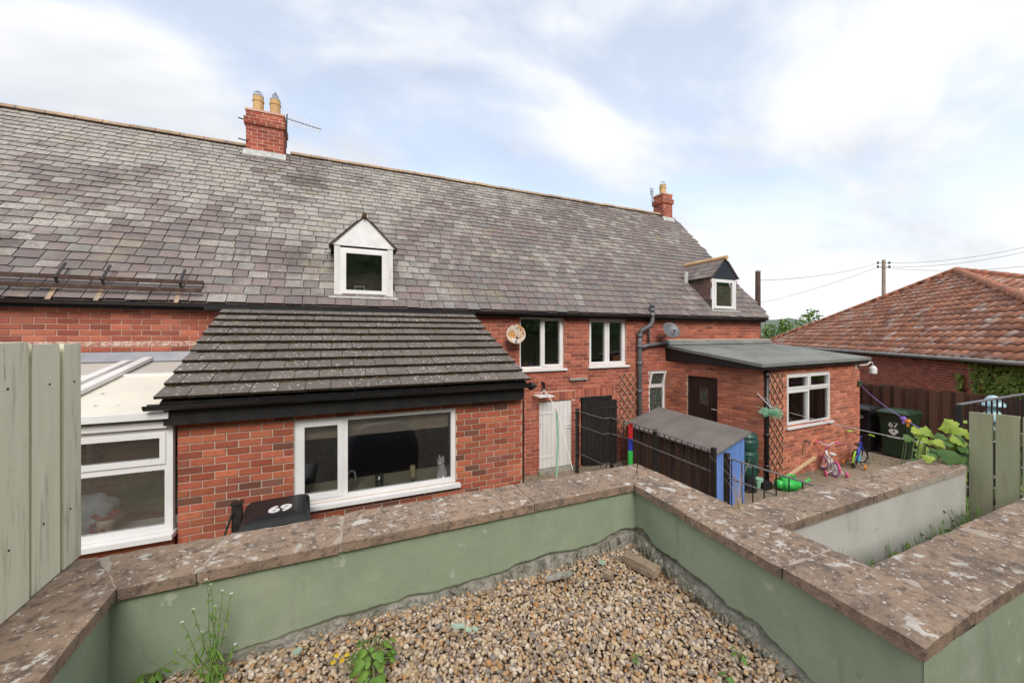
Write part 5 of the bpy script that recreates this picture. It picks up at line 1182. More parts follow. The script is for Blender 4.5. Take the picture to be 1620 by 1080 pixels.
c2 = onY(1061, 523, 7.62); dish('plain dark grey satellite dish above the flat felt roof', c2, (-.25, -.85, .5), .22, 'dishg', (c2.x - .02, YF, c2.z - .18))
def yagi(label, base, tip0, tip1, k, el, mast):
    t = thing('tv_aerial', label, 'aerial', base); a, b = Vector(tip0), Vector(tip1); MB().tube([a, b], .014, 6).build('boom', M_['wire'], t)
    for i in range(k):
        p = a.lerp(b, (i + .3) / k); L = el * (1.25 - .55 * i / k); MB().tube([p - UP * L, p + UP * L], .011, 5).build('element', M_['wire'], t)
    MB().tube(mast, .016, 6).build('mast', M_['ironp'], t); return t
ya = 11.36; m0 = onY(453, 233, ya); m1 = onY(454, 181, ya); t0 = onY(452, 187, ya); t1 = onY(508, 205, ya)
yagi('TV aerial on the double-pot chimney pointing along the roof ridge', (m0.x, ya, m0.z), t0, t1, 10, .14, [m0 - UP * .02, m1])
a = onY(389, 190, 11.4)
for dz in (0, -.5): MB().tube([Vector((-2.0, 11.41, a.z + dz)), Vector((-2.19, 11.38, a.z + dz + .015))], .014, 6).build('mast_bracket', M_['ironp'], house)
q0 = onY(1032, 326, 11.6); q1 = onY(1031, 300, 11.6); t = thing('tv_aerial', 'short upright TV aerial clamped to the single-pot chimney', 'aerial', (q0.x, 11.6, q0.z))
MB().tube([(11.47, 11.6, q0.z), (q0.x, 11.6, q0.z), q1], .016, 6).build('mast', M_['ironp'], t)
mb = MB()
for dx in (-.07, .07): mb.tube([q1 + Vector((dx, 0, -.22)), q1 + Vector((dx, 0, .06))], .009, 5)
for dz in (-.2, -.08, .04): mb.tube([q1 + Vector((-.07, 0, dz)), q1 + Vector((.07, 0, dz))], .008, 5)
mb.build('panel', M_['ironp'], t)

# ---------------------------------------------------------------- trellises
def trellis(label, o, e, n, w, h, k=.19):
    t = thing('trellis', label, 'trellis', Vector(o)); o, e, n = Vector(o), Vector(e).normalized(), Vector(n)
    for sgn, dep in ((1, .006), (-1, .018)):
        c = -h if sgn > 0 else 0
        rng = [i * k for i in range(-int(h / k) - 1, int((w + h) / k) + 2)]
        for s in rng:                                   # lines s + sgn*z*w' ; slope 1.25
            sl = 1.25; pts = []
            z0_, z1_ = 0, h
            # x = s + sgn*z/sl ; clip to [0,w]
            za = max(0, min(h, (0 - s) * sl * sgn)); zb_ = max(0, min(h, (w - s) * sl * sgn)); lo2, hi2 = min(za, zb_), max(za, zb_)
            if hi2 - lo2 < .08: continue
            a = o + e * (s + sgn * lo2 / sl) + UP * lo2 + n * dep; b = o + e * (s + sgn * hi2 / sl) + UP * hi2 + n * dep
            d = (b - a).normalized(); sd = d.cross(n).normalized(); MB().obox(a - sd * .012, b - a, sd * .024, n * .010).build('lath', M_['trellis'] if sgn < 0 else M_['trellis_d'], t)  # lit and shaded tones painted on the two lath directions
    return t
ta, tb2 = onY(979, 590, YF), onY(1007, 700, YF); trellis('brown diamond trellis on the house wall beside the grey soil pipe', (ta.x, YF - .005, .55), ex, Vector((0, -1, 0)), tb2.x - ta.x, ta.z - .55)
s0_, z0_ = szF(1213, 590); s1_, z1_ = szF(1238, 745); trellis('brown diamond trellis on the outbuilding wall next to the white window', oF + eF * s0_ + nF * .004 + UP * .2, eF, nF, s1_ - s0_, z0_ - .2)

# ---------------------------------------------------------------- small yard things
wp = lambda s, z, d=0: oF + eF * s + UP * z + nF * d
# goose-neck lamp on the outbuilding corner
s, z = szF(1354, 577); t = thing('wall_lamp', 'white goose-neck outdoor lamp on the outbuilding corner', 'lamp', wp(s - .02, z, .0)); L0 = wp(s - .02, z, 0)
arm = [L0, L0 + nF * .12, L0 + nF * .14 + eF * .25 + UP * .01, L0 + nF * .15 + eF * .38 + UP * .07, L0 + nF * .15 + eF * .48 + UP * .06, L0 + nF * .15 + eF * .53 - UP * .03]
MB().tube(arm, .014, 8).build('arm', M_['white'], t, smooth=True); MB().lathe(arm[-1] - UP * .2, [(.075, 0), (.08, .02), (.08, .14), (.05, .17), (.04, .2)], 16).build('lamp_shade', M_['white'], t); MB().obox(L0 - eF * .04 - UP * .1, eF * .08, UP * .3, nF * .02).build('backplate', M_['white'], t)
# outdoor tap
s, z = szF(1272, 697); t = thing('garden_tap', 'small brass outdoor tap under the outbuilding window', 'tap', wp(s, z, .0)); M_['brass'] = pl('brass', (.25, .19, .12), .4, .5, .6)
MB().tube([wp(s, z, 0), wp(s, z, .10), wp(s, z - .07, .12)], .016, 8).build('spout', M_['brass'], t); MB().obox(wp(s - .04, z + .03, .05), eF * .08, UP * .015, nF * .02).build('handle', M_['brass'], t); MB().tube([wp(s - .07, z - .02, .012), wp(s - .07, z - .3, .012)], .012, 6).build('supply_pipe', M_['brass'], t); MB().tube([wp(s, z + .0, .06), wp(s, z + .03, .06)], .01, 6).build('stem', M_['brass'], t)
# tinsel garland on the downpipe
t = MB(); c = hit(1207, 651, oF, nF) + nF * .16
for i in range(260):
    d = Vector((rg.gauss(0, 1), rg.gauss(0, 1), rg.gauss(0, .35))).normalized(); a = c + Vector((rg.gauss(0, .03), rg.gauss(0, .03), rg.gauss(0, .03))); L = rg.uniform(.1, .24); t.add([a, a + d * L, a + d * L * .9 + UP * .012], [(0, 1, 2)])
t.build('tinsel_tuft', M_['mint'], label='pale green spiky tinsel tuft tied to the outbuilding downpipe', cat='decoration', kind='stuff')
t = MB(); k0 = c + UP * .13
t.tube([k0 + Vector((rg.uniform(-.03, .03), rg.uniform(-.03, .03), rg.uniform(-.03, .03))) for i in range(14)], .009, 5); t.tube([k0, c], .007, 5); t.tube([k0, hit(1199, 622, oL, nL) + nL * .02], .007, 5); t.tube([k0 + UP * .02, k0 + Vector((-.1, 0, .18)), hit(1203, 630, oL, nL) + nL * .02], .006, 5); rope_knot = t.build('rope_knot', M_['white'], label='knotted white rope tied round the outbuilding downpipe', cat='rope')
# clothes lines
post = Vector((5.06, 1.62, 2.18)); lineA = []
for i in range(13): u = i / 12; p = k0.lerp(post, u) - UP * .12 * 4 * u * (1 - u) * .3; lineA.append(p)
MB().tube(lineA, .0045, 6).build('clothes_line', M_['white'], label='white clothes line strung from the downpipe to the vine corner', cat='clothes line', org=post)
cb = hit(1357, 606, oF, nF) + nF * .03; lb = []
for i in range(13): u = i / 12; lb.append(cb.lerp(post + Vector((.02, .02, .03)), u) - UP * .35 * u * (1 - u))
cl = MB().tube(lb, .0045, 6).build('clothes_line', M_['purple'], label='purple clothes line with pegs running down from the outbuilding corner', cat='clothes line', org=post)
MB().bbox_(cb - Vector((.05, .04, .06)), cb + Vector((.05, .06, .06)), .012).build('line_reel', M_['dgreen'], label='dark green clothes line reel on the outbuilding corner', cat='line reel')
def peg(px, py, mat, label):
    best = min((lb[i].lerp(lb[i + 1], k / 20) for i in range(12) for k in range(20)), key=lambda p: abs(proj(p)[0] - px)); t = MB()
    for s_ in (-1, 1): t.obox(best + Vector((s_ * .012 - .006, -.008, -.07)), (.012, 0, 0), (0, .016, 0), (s_ * .006, 0, .10))
    t.tube([best - RD * .03, best + RD * .03], .016, 8); t.build('clothes_peg', M_[mat], label=label, cat='peg', group='pegs on the purple line')
peg(1429, 686, 'purple', 'purple clothes peg on the purple line by the green bin'); peg(1436, 694, 'orange', 'orange clothes peg on the purple line next to the purple peg')
# prop pole, hanging airer and line by the white door
pt = onY(881, 650, 7.2); t = thing('clothes_prop', 'pale green clothes prop pole standing before the white plank door', 'prop pole', (pt.x, 7.2, 0)); MB().tube([(pt.x - .02, 7.2, 0), (pt.x + .02, 7.19, pt.z * .6), (pt.x, 7.2, pt.z)], .022, 8).build('pole', M_['mint'], t); MB().tube([(pt.x, 7.2, pt.z - .01), (pt.x, 7.2, pt.z + .06)], [.026, .012], 8).build('tip', M_['cream2'], t)
hk = onY(859, 612, 7.95); e1 = onY(906, 743, 6.6)
MB().tube([hk + UP * -.02, Vector((pt.x, 7.2, pt.z + .05)), e1], .008, 6).build('clothes_line', M_['white'], label='white clothes line hanging slack over the pale green prop', cat='clothes line')
t = thing('hanging_airer', 'white square peg airer hanging from a black hook above the white door', 'airer', hk); c = onY(860, 626, 7.80)
mb = MB(); mb.tube([hk + Vector((0, .05, .1)), hk + Vector((0, -.05, .08)), hk + Vector((0, -.06, -.06))], [.03, .035, .02], 8); mb.build('hook', M_['black'], t)
mb = MB()
for i in range(6): mb.box((c.x - .18, c.y - .15 + i * .06, c.z - .012), (c.x + .18, c.y - .135 + i * .06, c.z + .012))
for i in (0, 1): mb.box((c.x - .19 + i * .37, c.y - .16, c.z - .014), (c.x - .18 + i * .37, c.y + .17, c.z + .014))
mb.build('frame', M_['white'], t); mb = MB(); mb.tube([hk + Vector((0, -.06, -.05)), c + Vector((-.1, 0, .01))], .006, 5); mb.tube([hk + Vector((0, -.06, -.05)), c + Vector((.1, 0, .01))], .006, 5); mb.build('cord', M_['white'], t)
# striped pole by the railing
p = onZ(996, 670, 1.43); t = thing('striped_pole', 'red blue and green plastic toy pole standing at the shed corner', 'toy pole', (p.x + .02, p.y, 0))
zz = [(0, .45, 'royal'), (.45, .62, 'royal'), (.62, .90, 'brightgreen'), (.90, 1.14, 'royal'), (1.14, 1.43, 'red')]
for a, b, m in zz: MB().tube([(p.x + .02, p.y, a + .002), (p.x + .02, p.y, b - .002)], .05, 12).build('segment', M_[m], t, smooth=False)
# water butt
wb_ = thing('water_butt', 'dark green ribbed plastic water butt beside the blue shed end', 'water butt', (7.72, 5.42, 0)); pr = [(.17, .31), (.19, .34)]
for k in range(3): pr += [(.2, .36 + k * .25), (.22, .41 + k * .25), (.22, .53 + k * .25), (.2, .58 + k * .25)]
pr += [(.2, 1.13), (.17, 1.19), (.05, 1.2)]; MB().lathe((7.72, 5.42, 0), pr, 24).build('barrel', M_['butt'], wb_, smooth=False); MB().lathe((7.72, 5.42, .012), [(.2, 0), (.17, .3)], 8).build('stand', M_['black'], wb_); MB().tube([(7.72, 5.24, .5), (7.72, 5.16, .5), (7.72, 5.15, .45)], .018, 6).build('tap', M_['black'], wb_)
# green watering can, small tub, plinth, batten
p = onZ(1246, 775, .012); t = thing('watering_can', 'bright green plastic watering can lying by the leaning batten', 'watering can', p)
b = bmesh.new(); bmesh.ops.create_cube(b, size=1); bmesh.ops.bevel(b, geom=list(b.edges), offset=.22, segments=4, affect='EDGES'); MB().bm(b, Matrix.Translation(p + Vector((0, 0, .13))) @ Matrix.Rotation(R(-25), 4, 'Z') @ Matrix.Diagonal((.46, .26, .26, 1))).build('body', M_['brightgreen'], t, smooth=True)
MB().tube([p + Vector((-.1, 0, .22)), p + Vector((-.02, -.02, .33)), p + Vector((.12, -.05, .30)), p + Vector((.2, -.08, .16))], .02, 8).build('handle', M_['brightgreen'], t, smooth=True); MB().tube([p + Vector((.18, -.06, .06)), p + Vector((.34, -.14, .16)), p + Vector((.42, -.18, .22))], [.035, .022, .03], 8).build('spout', M_['brightgreen'], t, smooth=True)
p = onZ(1200, 772, .012); MB().lathe(p, [(.07, 0), (.09, .2), (.095, .21), (.08, .215)], 14).build('plastic_tub', M_['mint'], label='small mint green plastic tub at the foot of the downpipe', cat='tub')
p = onZ(1207, 772, .012); MB().bbox_((p.x - .12, p.y - .12, .012), (p.x + .12, p.y + .1, .17), .015).build('drain_hopper', M_['blackp'], label='black drain hopper box under the outbuilding downpipe', cat='drain')
a = onZ(1222, 768, .03); s, z = szF(1284, 723); b_ = wp(s, z, .03); d = (b_ - a); L = d.length; d.normalize(); sdv = d.cross(UP).normalized(); MB().obox(a, d * L, sdv * .07, d.cross(sdv).normalized() * -.035).build('timber_batten', M_['batten'], label='pale new timber batten leaning on the outbuilding wall', cat='batten')

# ---------------------------------------------------------------- children's bicycles
def bike(label, pos, ang, lean, c, wheel_r=.155, steer=.0):
    t = thing('childs_bicycle', label, 'bicycle', pos, "children's bicycles"); Mw = Matrix.Translation(pos) @ Matrix.Rotation(ang, 4, 'Z') @ Matrix.Rotation(lean, 4, 'X'); W = lambda *a: Mw @ Vector(a); r_ = wheel_r; wb2 = r_ * 3.1
    def wheel(x, yaw=0):
        Ms = Mw @ Matrix.Translation((x, 0, r_)) @ Matrix.Rotation(yaw, 4, 'Z'); ty = MB().tube([Ms @ Vector((math.cos(k * .2618) * (r_ - .022), 0, math.sin(k * .2618) * (r_ - .022))) for k in range(24)], .024, 8, closed=True).build('wheel', M_[c['tyre']], t, smooth=True)
        m = MB()
        for k in range(8): a = k * math.pi / 4; m.tube([Ms @ Vector((0, 0, 0)), Ms @ Vector((math.cos(a) * (r_ - .03), 0, math.sin(a) * (r_ - .03)))], .004, 4)
        m.tube([Ms @ Vector((math.cos(k * .2618) * (r_ - .045), 0, math.sin(k * .2618) * (r_ - .045))) for k in range(24)], .009, 5, closed=True); m.build('rim', M_[c['rim']], ty)
    wheel(0); wheel(wb2, steer)
    bb = (wb2 * .42, 0, r_ * 1.0); st = (wb2 * .30, 0, r_ * 2.75); hd = (wb2 * .80, 0, r_ * 2.9); hb = (wb2 * .74, 0, r_ * 3.75)
    m = MB(); m.tube([W(*bb), W(wb2 * .34, 0, r_ * 2.2)], .02, 8); m.tube([W(*hd), W(wb2 * .62, 0, r_ * 1.7), W(*bb)], .026, 8); m.tube([W(wb2 * .80, 0, r_ * 2.6), W(wb2 * .36, 0, r_ * 1.9)], .018, 8)
    for sy in (-.035, .035): m.tube([W(0, sy, r_), W(bb[0], sy * .5, bb[2])], .012, 6); m.tube([W(0, sy, r_), W(wb2 * .34, sy * .3, r_ * 2.1)], .010, 6)
    m.build('frame', M_[c['frame']], t, smooth=True)
    m = MB(); 
    for sy in (-.04, .04): m.tube([W(wb2, sy, r_), W(wb2 * .9, sy, r_ * 2.15), W(hd[0], 0, hd[2] - .02)], .012, 6)
    m.tube([W(*hd), W(*hb)], .014, 8); m.build('fork', M_[c['fork']], t, smooth=True)
    MB().tube([W(hb[0] - .06, -.22, hb[2] + .07), W(hb[0] - .01, -.14, hb[2] + .07), W(hb[0], -.06, hb[2]), W(hb[0], .06, hb[2]), W(hb[0] - .01, .14, hb[2] + .07), W(hb[0] - .06, .22, hb[2] + .07)], .011, 8).build('handlebar', M_[c['bar']], t, smooth=True)
    for sy in (-1, 1): MB().tube([W(hb[0] - .02, sy * .155, hb[2] + .07), W(hb[0] - .075, sy * .25, hb[2] + .07)], .019, 8).build('grip', M_[c['grip']], t)
    b = bmesh.new(); bmesh.ops.create_icosphere(b, subdivisions=2, radius=1)
    for v in b.verts: q = v.co; v.co = Vector((q.x * .11, q.y * (.07 if q.x < 0 else .07 * (1 - q.x * .65)), q.z * .03 + (.02 * q.x * q.x)))
    MB().bm(b, Mw @ Matrix.Translation((wb2 * .26, 0, r_ * 2.85))).build('saddle', M_[c['seat']], t, smooth=True); MB().tube([W(wb2 * .34, 0, r_ * 2.1), W(wb2 * .29, 0, r_ * 2.85)], .013, 6).build('seat_post', M_['chrome'], t)
    MB().prism([W(0, -.05, r_ * 1.25), W(wb2 * .2, -.05, r_ * 1.45), W(wb2 * .55, -.05, r_ * 1.35), W(wb2 * .55, -.05, r_ * .75), W(wb2 * .2, -.05, r_ * .6), W(0, -.05, r_ * .75)], Mw.to_3x3() @ Vector((0, -.014, 0))).build('chain_guard', M_[c['guard']], t)
    for sy in (-1, 1):
        MB().tube([W(0, sy * .04, r_), W(-.02, sy * .12, r_ * .7), W(-.02, sy * .2, r_ * .42)], .009, 6).build('stabiliser_arm', M_[c['bar']], t); MB().lathe(W(-.02, sy * .2 - .015, r_ * .42), [(.058, 0), (.062, .015), (.058, .03)], 14, Mw.to_3x3() @ Vector((0, 1, 0))).build('stabiliser_wheel', M_[c['stab']], t)
    MB().tube([W(bb[0], -.06, bb[2]), W(bb[0] + .05, -.07, bb[2] - .06), W(bb[0] + .05, -.14, bb[2] - .06)], .009, 6).build('crank', M_['chrome'], t); MB().obox(W(bb[0] + .02, -.18, bb[2] - .07), Mw.to_3x3() @ Vector((.06, 0, 0)), Mw.to_3x3() @ Vector((0, .07, 0)), (0, 0, .018)).build('pedal', M_['black'], t)
    MB().tube([W(-.165 * math.cos(a) * r_ / .155, 0, r_ + .175 * math.sin(a) * r_ / .155) for a in (-.1, .3, .7, 1.1, 1.5)], .02, 6).build('mudguard', M_[c['guard2']], t)
    return t
p = onZ(1322, 754, .012); q = onZ(1340, 742, .012)
bike('pink and white child bicycle with stabilisers and lilac tyres', p, R(52), 0, dict(tyre='lilac', rim='white', frame='white', fork='pink', bar='white', grip='pink', seat='white', guard='white', guard2='pink', stab='pink'), .165, .2)
p2 = onZ(1346, 743, .012)
bike('blue and green child bicycle with black tyres parked behind the pink one', p2 + Vector((.25, .05, 0)), R(15), R(4), dict(tyre='black', rim='chrome', frame='royal', fork='royal', bar='ironp', grip='lime', seat='black', guard='cyan', guard2='lime', stab='orange'), .19, -.75)

# ---------------------------------------------------------------- things inside the windows
kz = 1.135
p = onY(653, 757, 5.54); t = thing('candle', 'cream pillar candle on a glass holder inside the kitchen window', 'candle', (p.x, 5.54, kz)); MB().lathe((p.x, 5.54, kz), [(.045, 0), (.045, .01), (.015, .03), (.015, .07), (.045, .09)], 16).build('holder', M_['tumbler'], t); MB().lathe((p.x, 5.54, kz + .091), [(.035, 0), (.035, .16), (.028, .165)], 16).build('wax', M_['candle'], t)
p = onY(600, 765, 5.54); MB().lathe((p.x, 5.54, kz + .002), [(.05, 0), (.06, .19), (.055, .19), (.046, .012)], 18).build('glass_tumbler', M_['tumbler'], smooth=True, label='tall clear glass tumbler on the kitchen window sill', cat='glass')
p = onY(562, 770, 5.72); MB().tube([(p.x, 5.72, kz), (p.x, 5.72, kz + .17), (p.x - .01, 5.72, kz + .22), (p.x - .05, 5.71, kz + .24), (p.x - .09, 5.70, kz + .21), (p.x - .10, 5.70, kz + .17)][::1], .014, 10).build('kitchen_tap', M_['chrome'], smooth=True, label='chrome swan-neck kitchen tap behind the window mullion', cat='tap')
p = onY(699, 757, 5.54); t = thing('dog_figurine', 'white sitting dog figurine in the corner of the kitchen window', 'figurine', (p.x, 5.54, kz))
bm = bmesh.new()
def blob(bm, c, s):
    r_ = bmesh.ops.create_icosphere(bm, subdivisions=3, radius=1, matrix=Matrix.Translation(c) @ Matrix.Diagonal((*s, 1)))
for c, s in (((0, 0, .09), (.075, .07, .09)), ((-.01, -.01, .17), (.055, .05, .08)), ((-.02, -.02, .27), (.055, .055, .055)), ((-.05, -.05, .255), (.03, .03, .025)), ((-.06, -.03, .05), (.022, .022, .06)), ((.0, -.06, .05), (.022, .022, .06)), ((-.03, .02, .325), (.015, .012, .03)), ((.015, -.025, .325), (.015, .012, .03)), ((.07, .04, .05), (.03, .02, .05))): blob(bm, c, s)
tmp = MB().bm(bm, Matrix.Translation((p.x, 5.54, kz))); o = tmp.build('body', M_['white'], t)
rm_ = o.modifiers.new('remesh', 'REMESH'); rm_.mode = 'VOXEL'; rm_.voxel_size = .008
# conservatory sill things
p = onY(166, 833, 5.60); t = thing('flared_jug', 'cream jug with red rim on the conservatory window sill', 'jug', (p.x, 5.62, 1.06)); c = (p.x, 5.62, 1.06)
MB().lathe(c, [(.05, 0), (.055, .01), (.04, .03), (.07, .10), (.075, .14), (.065, .17)], 20).build('body', M_['cream2'], t, smooth=True); MB().lathe((c[0], c[1], 1.23), [(.065, 0), (.10, .04), (.115, .055), (.105, .055), (.06, .01)], 20).build('rim', M_['dkred'], t, smooth=True); MB().tube([(c[0] - .07, c[1], 1.20), (c[0] - .12, c[1], 1.18), (c[0] - .12, c[1], 1.11), (c[0] - .06, c[1], 1.09)], .012, 6).build('handle', M_['dkred'], t, smooth=True); MB().lathe((c[0] - .005, c[1] - .06, 1.14), [(.025, 0), (.012, .016)], 8, (0, -1, .1)).build('painted_flower', M_['dkred'], t)
p = onY(150, 815, 5.85); bm = bmesh.new(); bmesh.ops.create_icosphere(bm, subdivisions=4, radius=1)
for v in bm.verts: q = v.co; d = 1 + .18 * noise.noise(q * 2.2) + .06 * noise.noise(q * 7); v.co = Vector((q.x * .22, q.y * .14, q.z * .21)) * d
MB().bm(bm, Matrix.Translation((p.x + .02, 5.78, 1.26)) @ Matrix.Rotation(R(30), 4, 'Y')).build('laundry_bag', M_['bag'], smooth=True, label='crumpled pale blue bag behind the conservatory glass', cat='bag')
a = onY(220, 720, 6.6); MB().box((a.x - .3, 6.5, a.z - .14), (a.x + .22, 6.8, a.z + .10)).build('cardboard_box', M_['cardboard'], label='brown cardboard box on a shelf inside the conservatory', cat='box')
MB().box((CL + .1, 6.4, a.z - .18), (CR - .05, 6.95, a.z - .142)).build('shelf', M_['white'], con)
a = onY(240, 790, 6.2); t = thing('window_planter', 'dark green trough planter with seedlings inside the conservatory', 'planter', (a.x, 6.2, 1.0)); MB().prism([(a.x - .28, 6.1, 1.15), (a.x + .28, 6.1, 1.15), (a.x + .34, 6.1, 1.42), (a.x - .34, 6.1, 1.42)], (0, .25, 0)).build('trough', M_['dgreen'], t); m = MB()
for i in range(160): leafquad(m, Vector((a.x + rg.uniform(-.3, .3), 6.1 + rg.uniform(.03, .22), 1.42 + rg.uniform(0, .14))), (rg.gauss(0, 1), rg.gauss(0, 1), 1), rg.uniform(.03, .06), rg)
m.build('seedlings', M_['leaf_v'], t, kind='stuff'); MB().box((CL + .1, 6.05, 1.08), (CR - .05, 6.4, 1.148)).build('bench', M_['dkroom'], con)
# plants inside outbuilding window, pot in the house window
gq = oF + eF * ((wop[0] + wop[1]) / 2) - nF * .45 + UP * (wop[2] - .02); t = thing('potted_houseplant', 'leafy green houseplants standing inside the outbuilding window', 'plant', gq); MB().lathe(gq - UP * .1, [(.09, 0), (.12, .18), (.11, .18)], 16).build('pot', M_['white'], t); m = MB()
for i in range(90): leafquad(m, gq + eF * rg.uniform(-.1, .45) + nF * rg.uniform(-.1, .12) + UP * rg.uniform(.08, .36), (rg.gauss(0, 1), rg.gauss(0, 1), .7), rg.uniform(.06, .11), rg, 1)
m.build('leaves', M_['leaf_v'], t, kind='stuff'); MB().obox(oF + eF * (wop[0] - .3) - nF * .75 + UP * (wop[2] - .16), eF * (wop[1] - wop[0] + .6), nF * .5, UP * .04).build('window_shelf', M_['plaster'], out)
p = onY(975, 575, 8.2); MB().lathe((p.x, 8.22, 2.50), [(.08, 0), (.11, .16), (.12, .16), (.12, .19), (.1, .19)], 16).build('flower_pot', M_['terracotta'], label='terracotta flower pot inside the narrower casement window', cat='pot'); MB().box((5.66, 8.13, 2.47), (6.77, 8.36, 2.498)).build('inner_sill', M_['white'], house)
# covered barbecue hidden below the garden wall, seen mirrored in the kitchen window
bm = bmesh.new(); bmesh.ops.create_icosphere(bm, subdivisions=4, radius=1)
for v in bm.verts:
    q = v.co; sx_ = math.copysign(abs(q.x) ** .5, q.x); sy_ = math.copysign(abs(q.y) ** .6, q.y); v.co = Vector((sx_ * .62, sy_ * .28, q.z * .66)); v.co += Vector((1, .5, 0)) * .03 * noise.noise((q.x * 4, q.y * 4, q.z * 1.5))
    if v.co.z < -.3: v.co.z = -.64
t = thing('covered_barbecue', 'black fabric-covered barbecue mirrored in the kitchen window', 'barbecue', (.75, 3.55, 0)); MB().bm(bm, Matrix.Translation((.75, 3.55, .98))).build('cover', M_['navy'], t, smooth=True)
# pale blue folded parasol behind the railing
c = onX(1571, 680, 6.2); t = thing('fabric_lantern', 'pale blue faceted fabric lantern hanging behind the garden railing', 'lantern', c)
MB().lathe((c.x, c.y, c.z), [(.0, .36), (.035, .35), (.095, .26), (.095, .25), (.035, .24), (.04, .2), (.11, .12), (.11, .10), (.04, .08), (.035, -.12), (.0, -.12)][::-1], 7).build('shade', M_['paleblue'], t); MB().tube([(c.x, c.y, 0), (c.x, c.y, c.z - .11)], .018, 6).build('stake', M_['ironp'], t)

# ---------------------------------------------------------------- plants
def leaf_mesh(s, lob=True):
    pr = [(0, 0), (-.28, -.06), (-.5, .12), (-.46, .38), (-.34, .45), (-.38, .68), (-.18, .78), (0, 1.02), (.18, .78), (.38, .68), (.34, .45), (.46, .38), (.5, .12), (.28, -.06)] if lob else [(0, 0), (-.2, .18), (-.27, .45), (-.18, .75), (0, 1), (.18, .75), (.27, .45), (.2, .18)]
    v = [(a * s, b * s, -.10 * s * abs(a) * 2 - .12 * s * b * b) for a, b in pr] + [(0, .42 * s, .03 * s)]; m = len(pr); return v, [(i, (i + 1) % m, m) for i in range(m)]
VL = {k: newmesh('leaf', *leaf_mesh(1.0, lob), M_[mt]) for k, lob, mt in (('v', True, 'leaf_v'), ('y', True, 'leaf_y'), ('b', True, 'leaf_b'), ('n', False, 'leaf_b'))}
def leaf(par, kind, p, s, nrm, aim):
    nrm = Vector(nrm).normalized(); y = Vector(aim) - nrm * Vector(aim).dot(nrm)
    if y.length < 1e-3: y = nrm.orthogonal()
    y.normalize(); x = y.cross(nrm); M = Matrix((x, y, nrm)).transposed().to_4x4(); o = link('leaf', VL[kind], par); o.location = Vector(p) - ORG[par.name]; o.rotation_euler = M.to_euler(); o.scale = (s, s, s); return o
vb = Vector((5.25, 1.95, 0)); vine = thing('climbing_vine', 'broad-leaved climbing vine with yellow-green young leaves beside the green pickets', 'vine', vb); rgv = random.Random(77)
stems = MB()
def vplane(px, py, d): return onY(px, py, d)
spots = [(1470, 690, .14, 'y'), (1462, 700, .11, 'y'), (1452, 686, .10, 'y'), (1478, 705, .13, 'y'), (1490, 695, .12, 'v'), (1500, 712, .17, 'v'), (1512, 720, .15, 'v'), (1522, 712, .18, 'v'), (1486, 720, .14, 'v'), (1472, 722, .12, 'y'), (1505, 690, .13, 'y'), (1515, 676, .15, 'y'), (1524, 686, .15, 'y'), (1512, 700, .13, 'y'), (1527, 700, .17, 'v'), (1530, 725, .17, 'v'), (1530, 670, .12, 'y'), (1458, 726, .12, 'y'), (1466, 712, .12, 'v'), (1496, 728, .16, 'v'), (1440, 690, .09, 'v'), (1572, 690, .15, 'v'), (1570, 715, .17, 'v'), (1573, 740, .17, 'v'), (1571, 765, .15, 'v'), (1615, 715, .16, 'v'), (1616, 745, .17, 'v'), (1572, 668, .12, 'y'), (1570, 785, .14, 'y'), (1617, 690, .14, 'v'), (1545, 735, .16, 'v'), (1465, 735, .11, 'y'), (1520, 690, .13, 'v'), (1518, 706, .14, 'y'), (1508, 704, .13, 'v'), (1494, 704, .12, 'y'), (1482, 712, .12, 'v'), (1523, 730, .15, 'v'), (1505, 732, .13, 'y'), (1476, 732, .12, 'v')]
for px, py, s, k in spots + [(a + rgv.gauss(0, 9), b + rgv.gauss(0, 8), c * .8, d) for a, b, c, d in spots]:
    d = 1.66 + rgv.uniform(-.12, .3) if px < 1500 else 1.50 + rgv.uniform(0, .05) if px < 1530 else 1.72 + rgv.uniform(-.03, .35) if px < 1545 else 1.70 + rgv.uniform(0, .2)
    p = vplane(px, py, d) 
    if p.x > 8: p = onX(px, py, 6)
    leaf(vine, k, p, s * .8, (-.55 + rgv.gauss(0, .3), -.75 + rgv.gauss(0, .3), .75), (rgv.gauss(0, .6), rgv.gauss(0, .3), -.6 if k == 'v' else .2))
    mid = Vector((p.x + .1, p.y + .15, p.z * .6)); stems.tube([(vb.x + rgv.uniform(-.2, 1.2), vb.y + .1, .0), mid, p + Vector((.01, .02, 0))], .0035, 5)
stems.build('stems', M_['stem'], vine, kind='stuff')
for i in range(230):
    px, py = rgv.uniform(1440, 1660), rgv.uniform(690, 800)
    p = onY(px, py, 2.1 + rgv.uniform(0, .5))
    if p.z < .2 or (px < 1500 and py < 712): continue
    leaf(vine, 'v' if rgv.random() < .75 else 'y', p, rgv.uniform(.07, .12), (-.5 + rgv.gauss(0, .4), -.7 + rgv.gauss(0, .4), .8), (rgv.gauss(0, .6), rgv.gauss(0, .3), -.5))
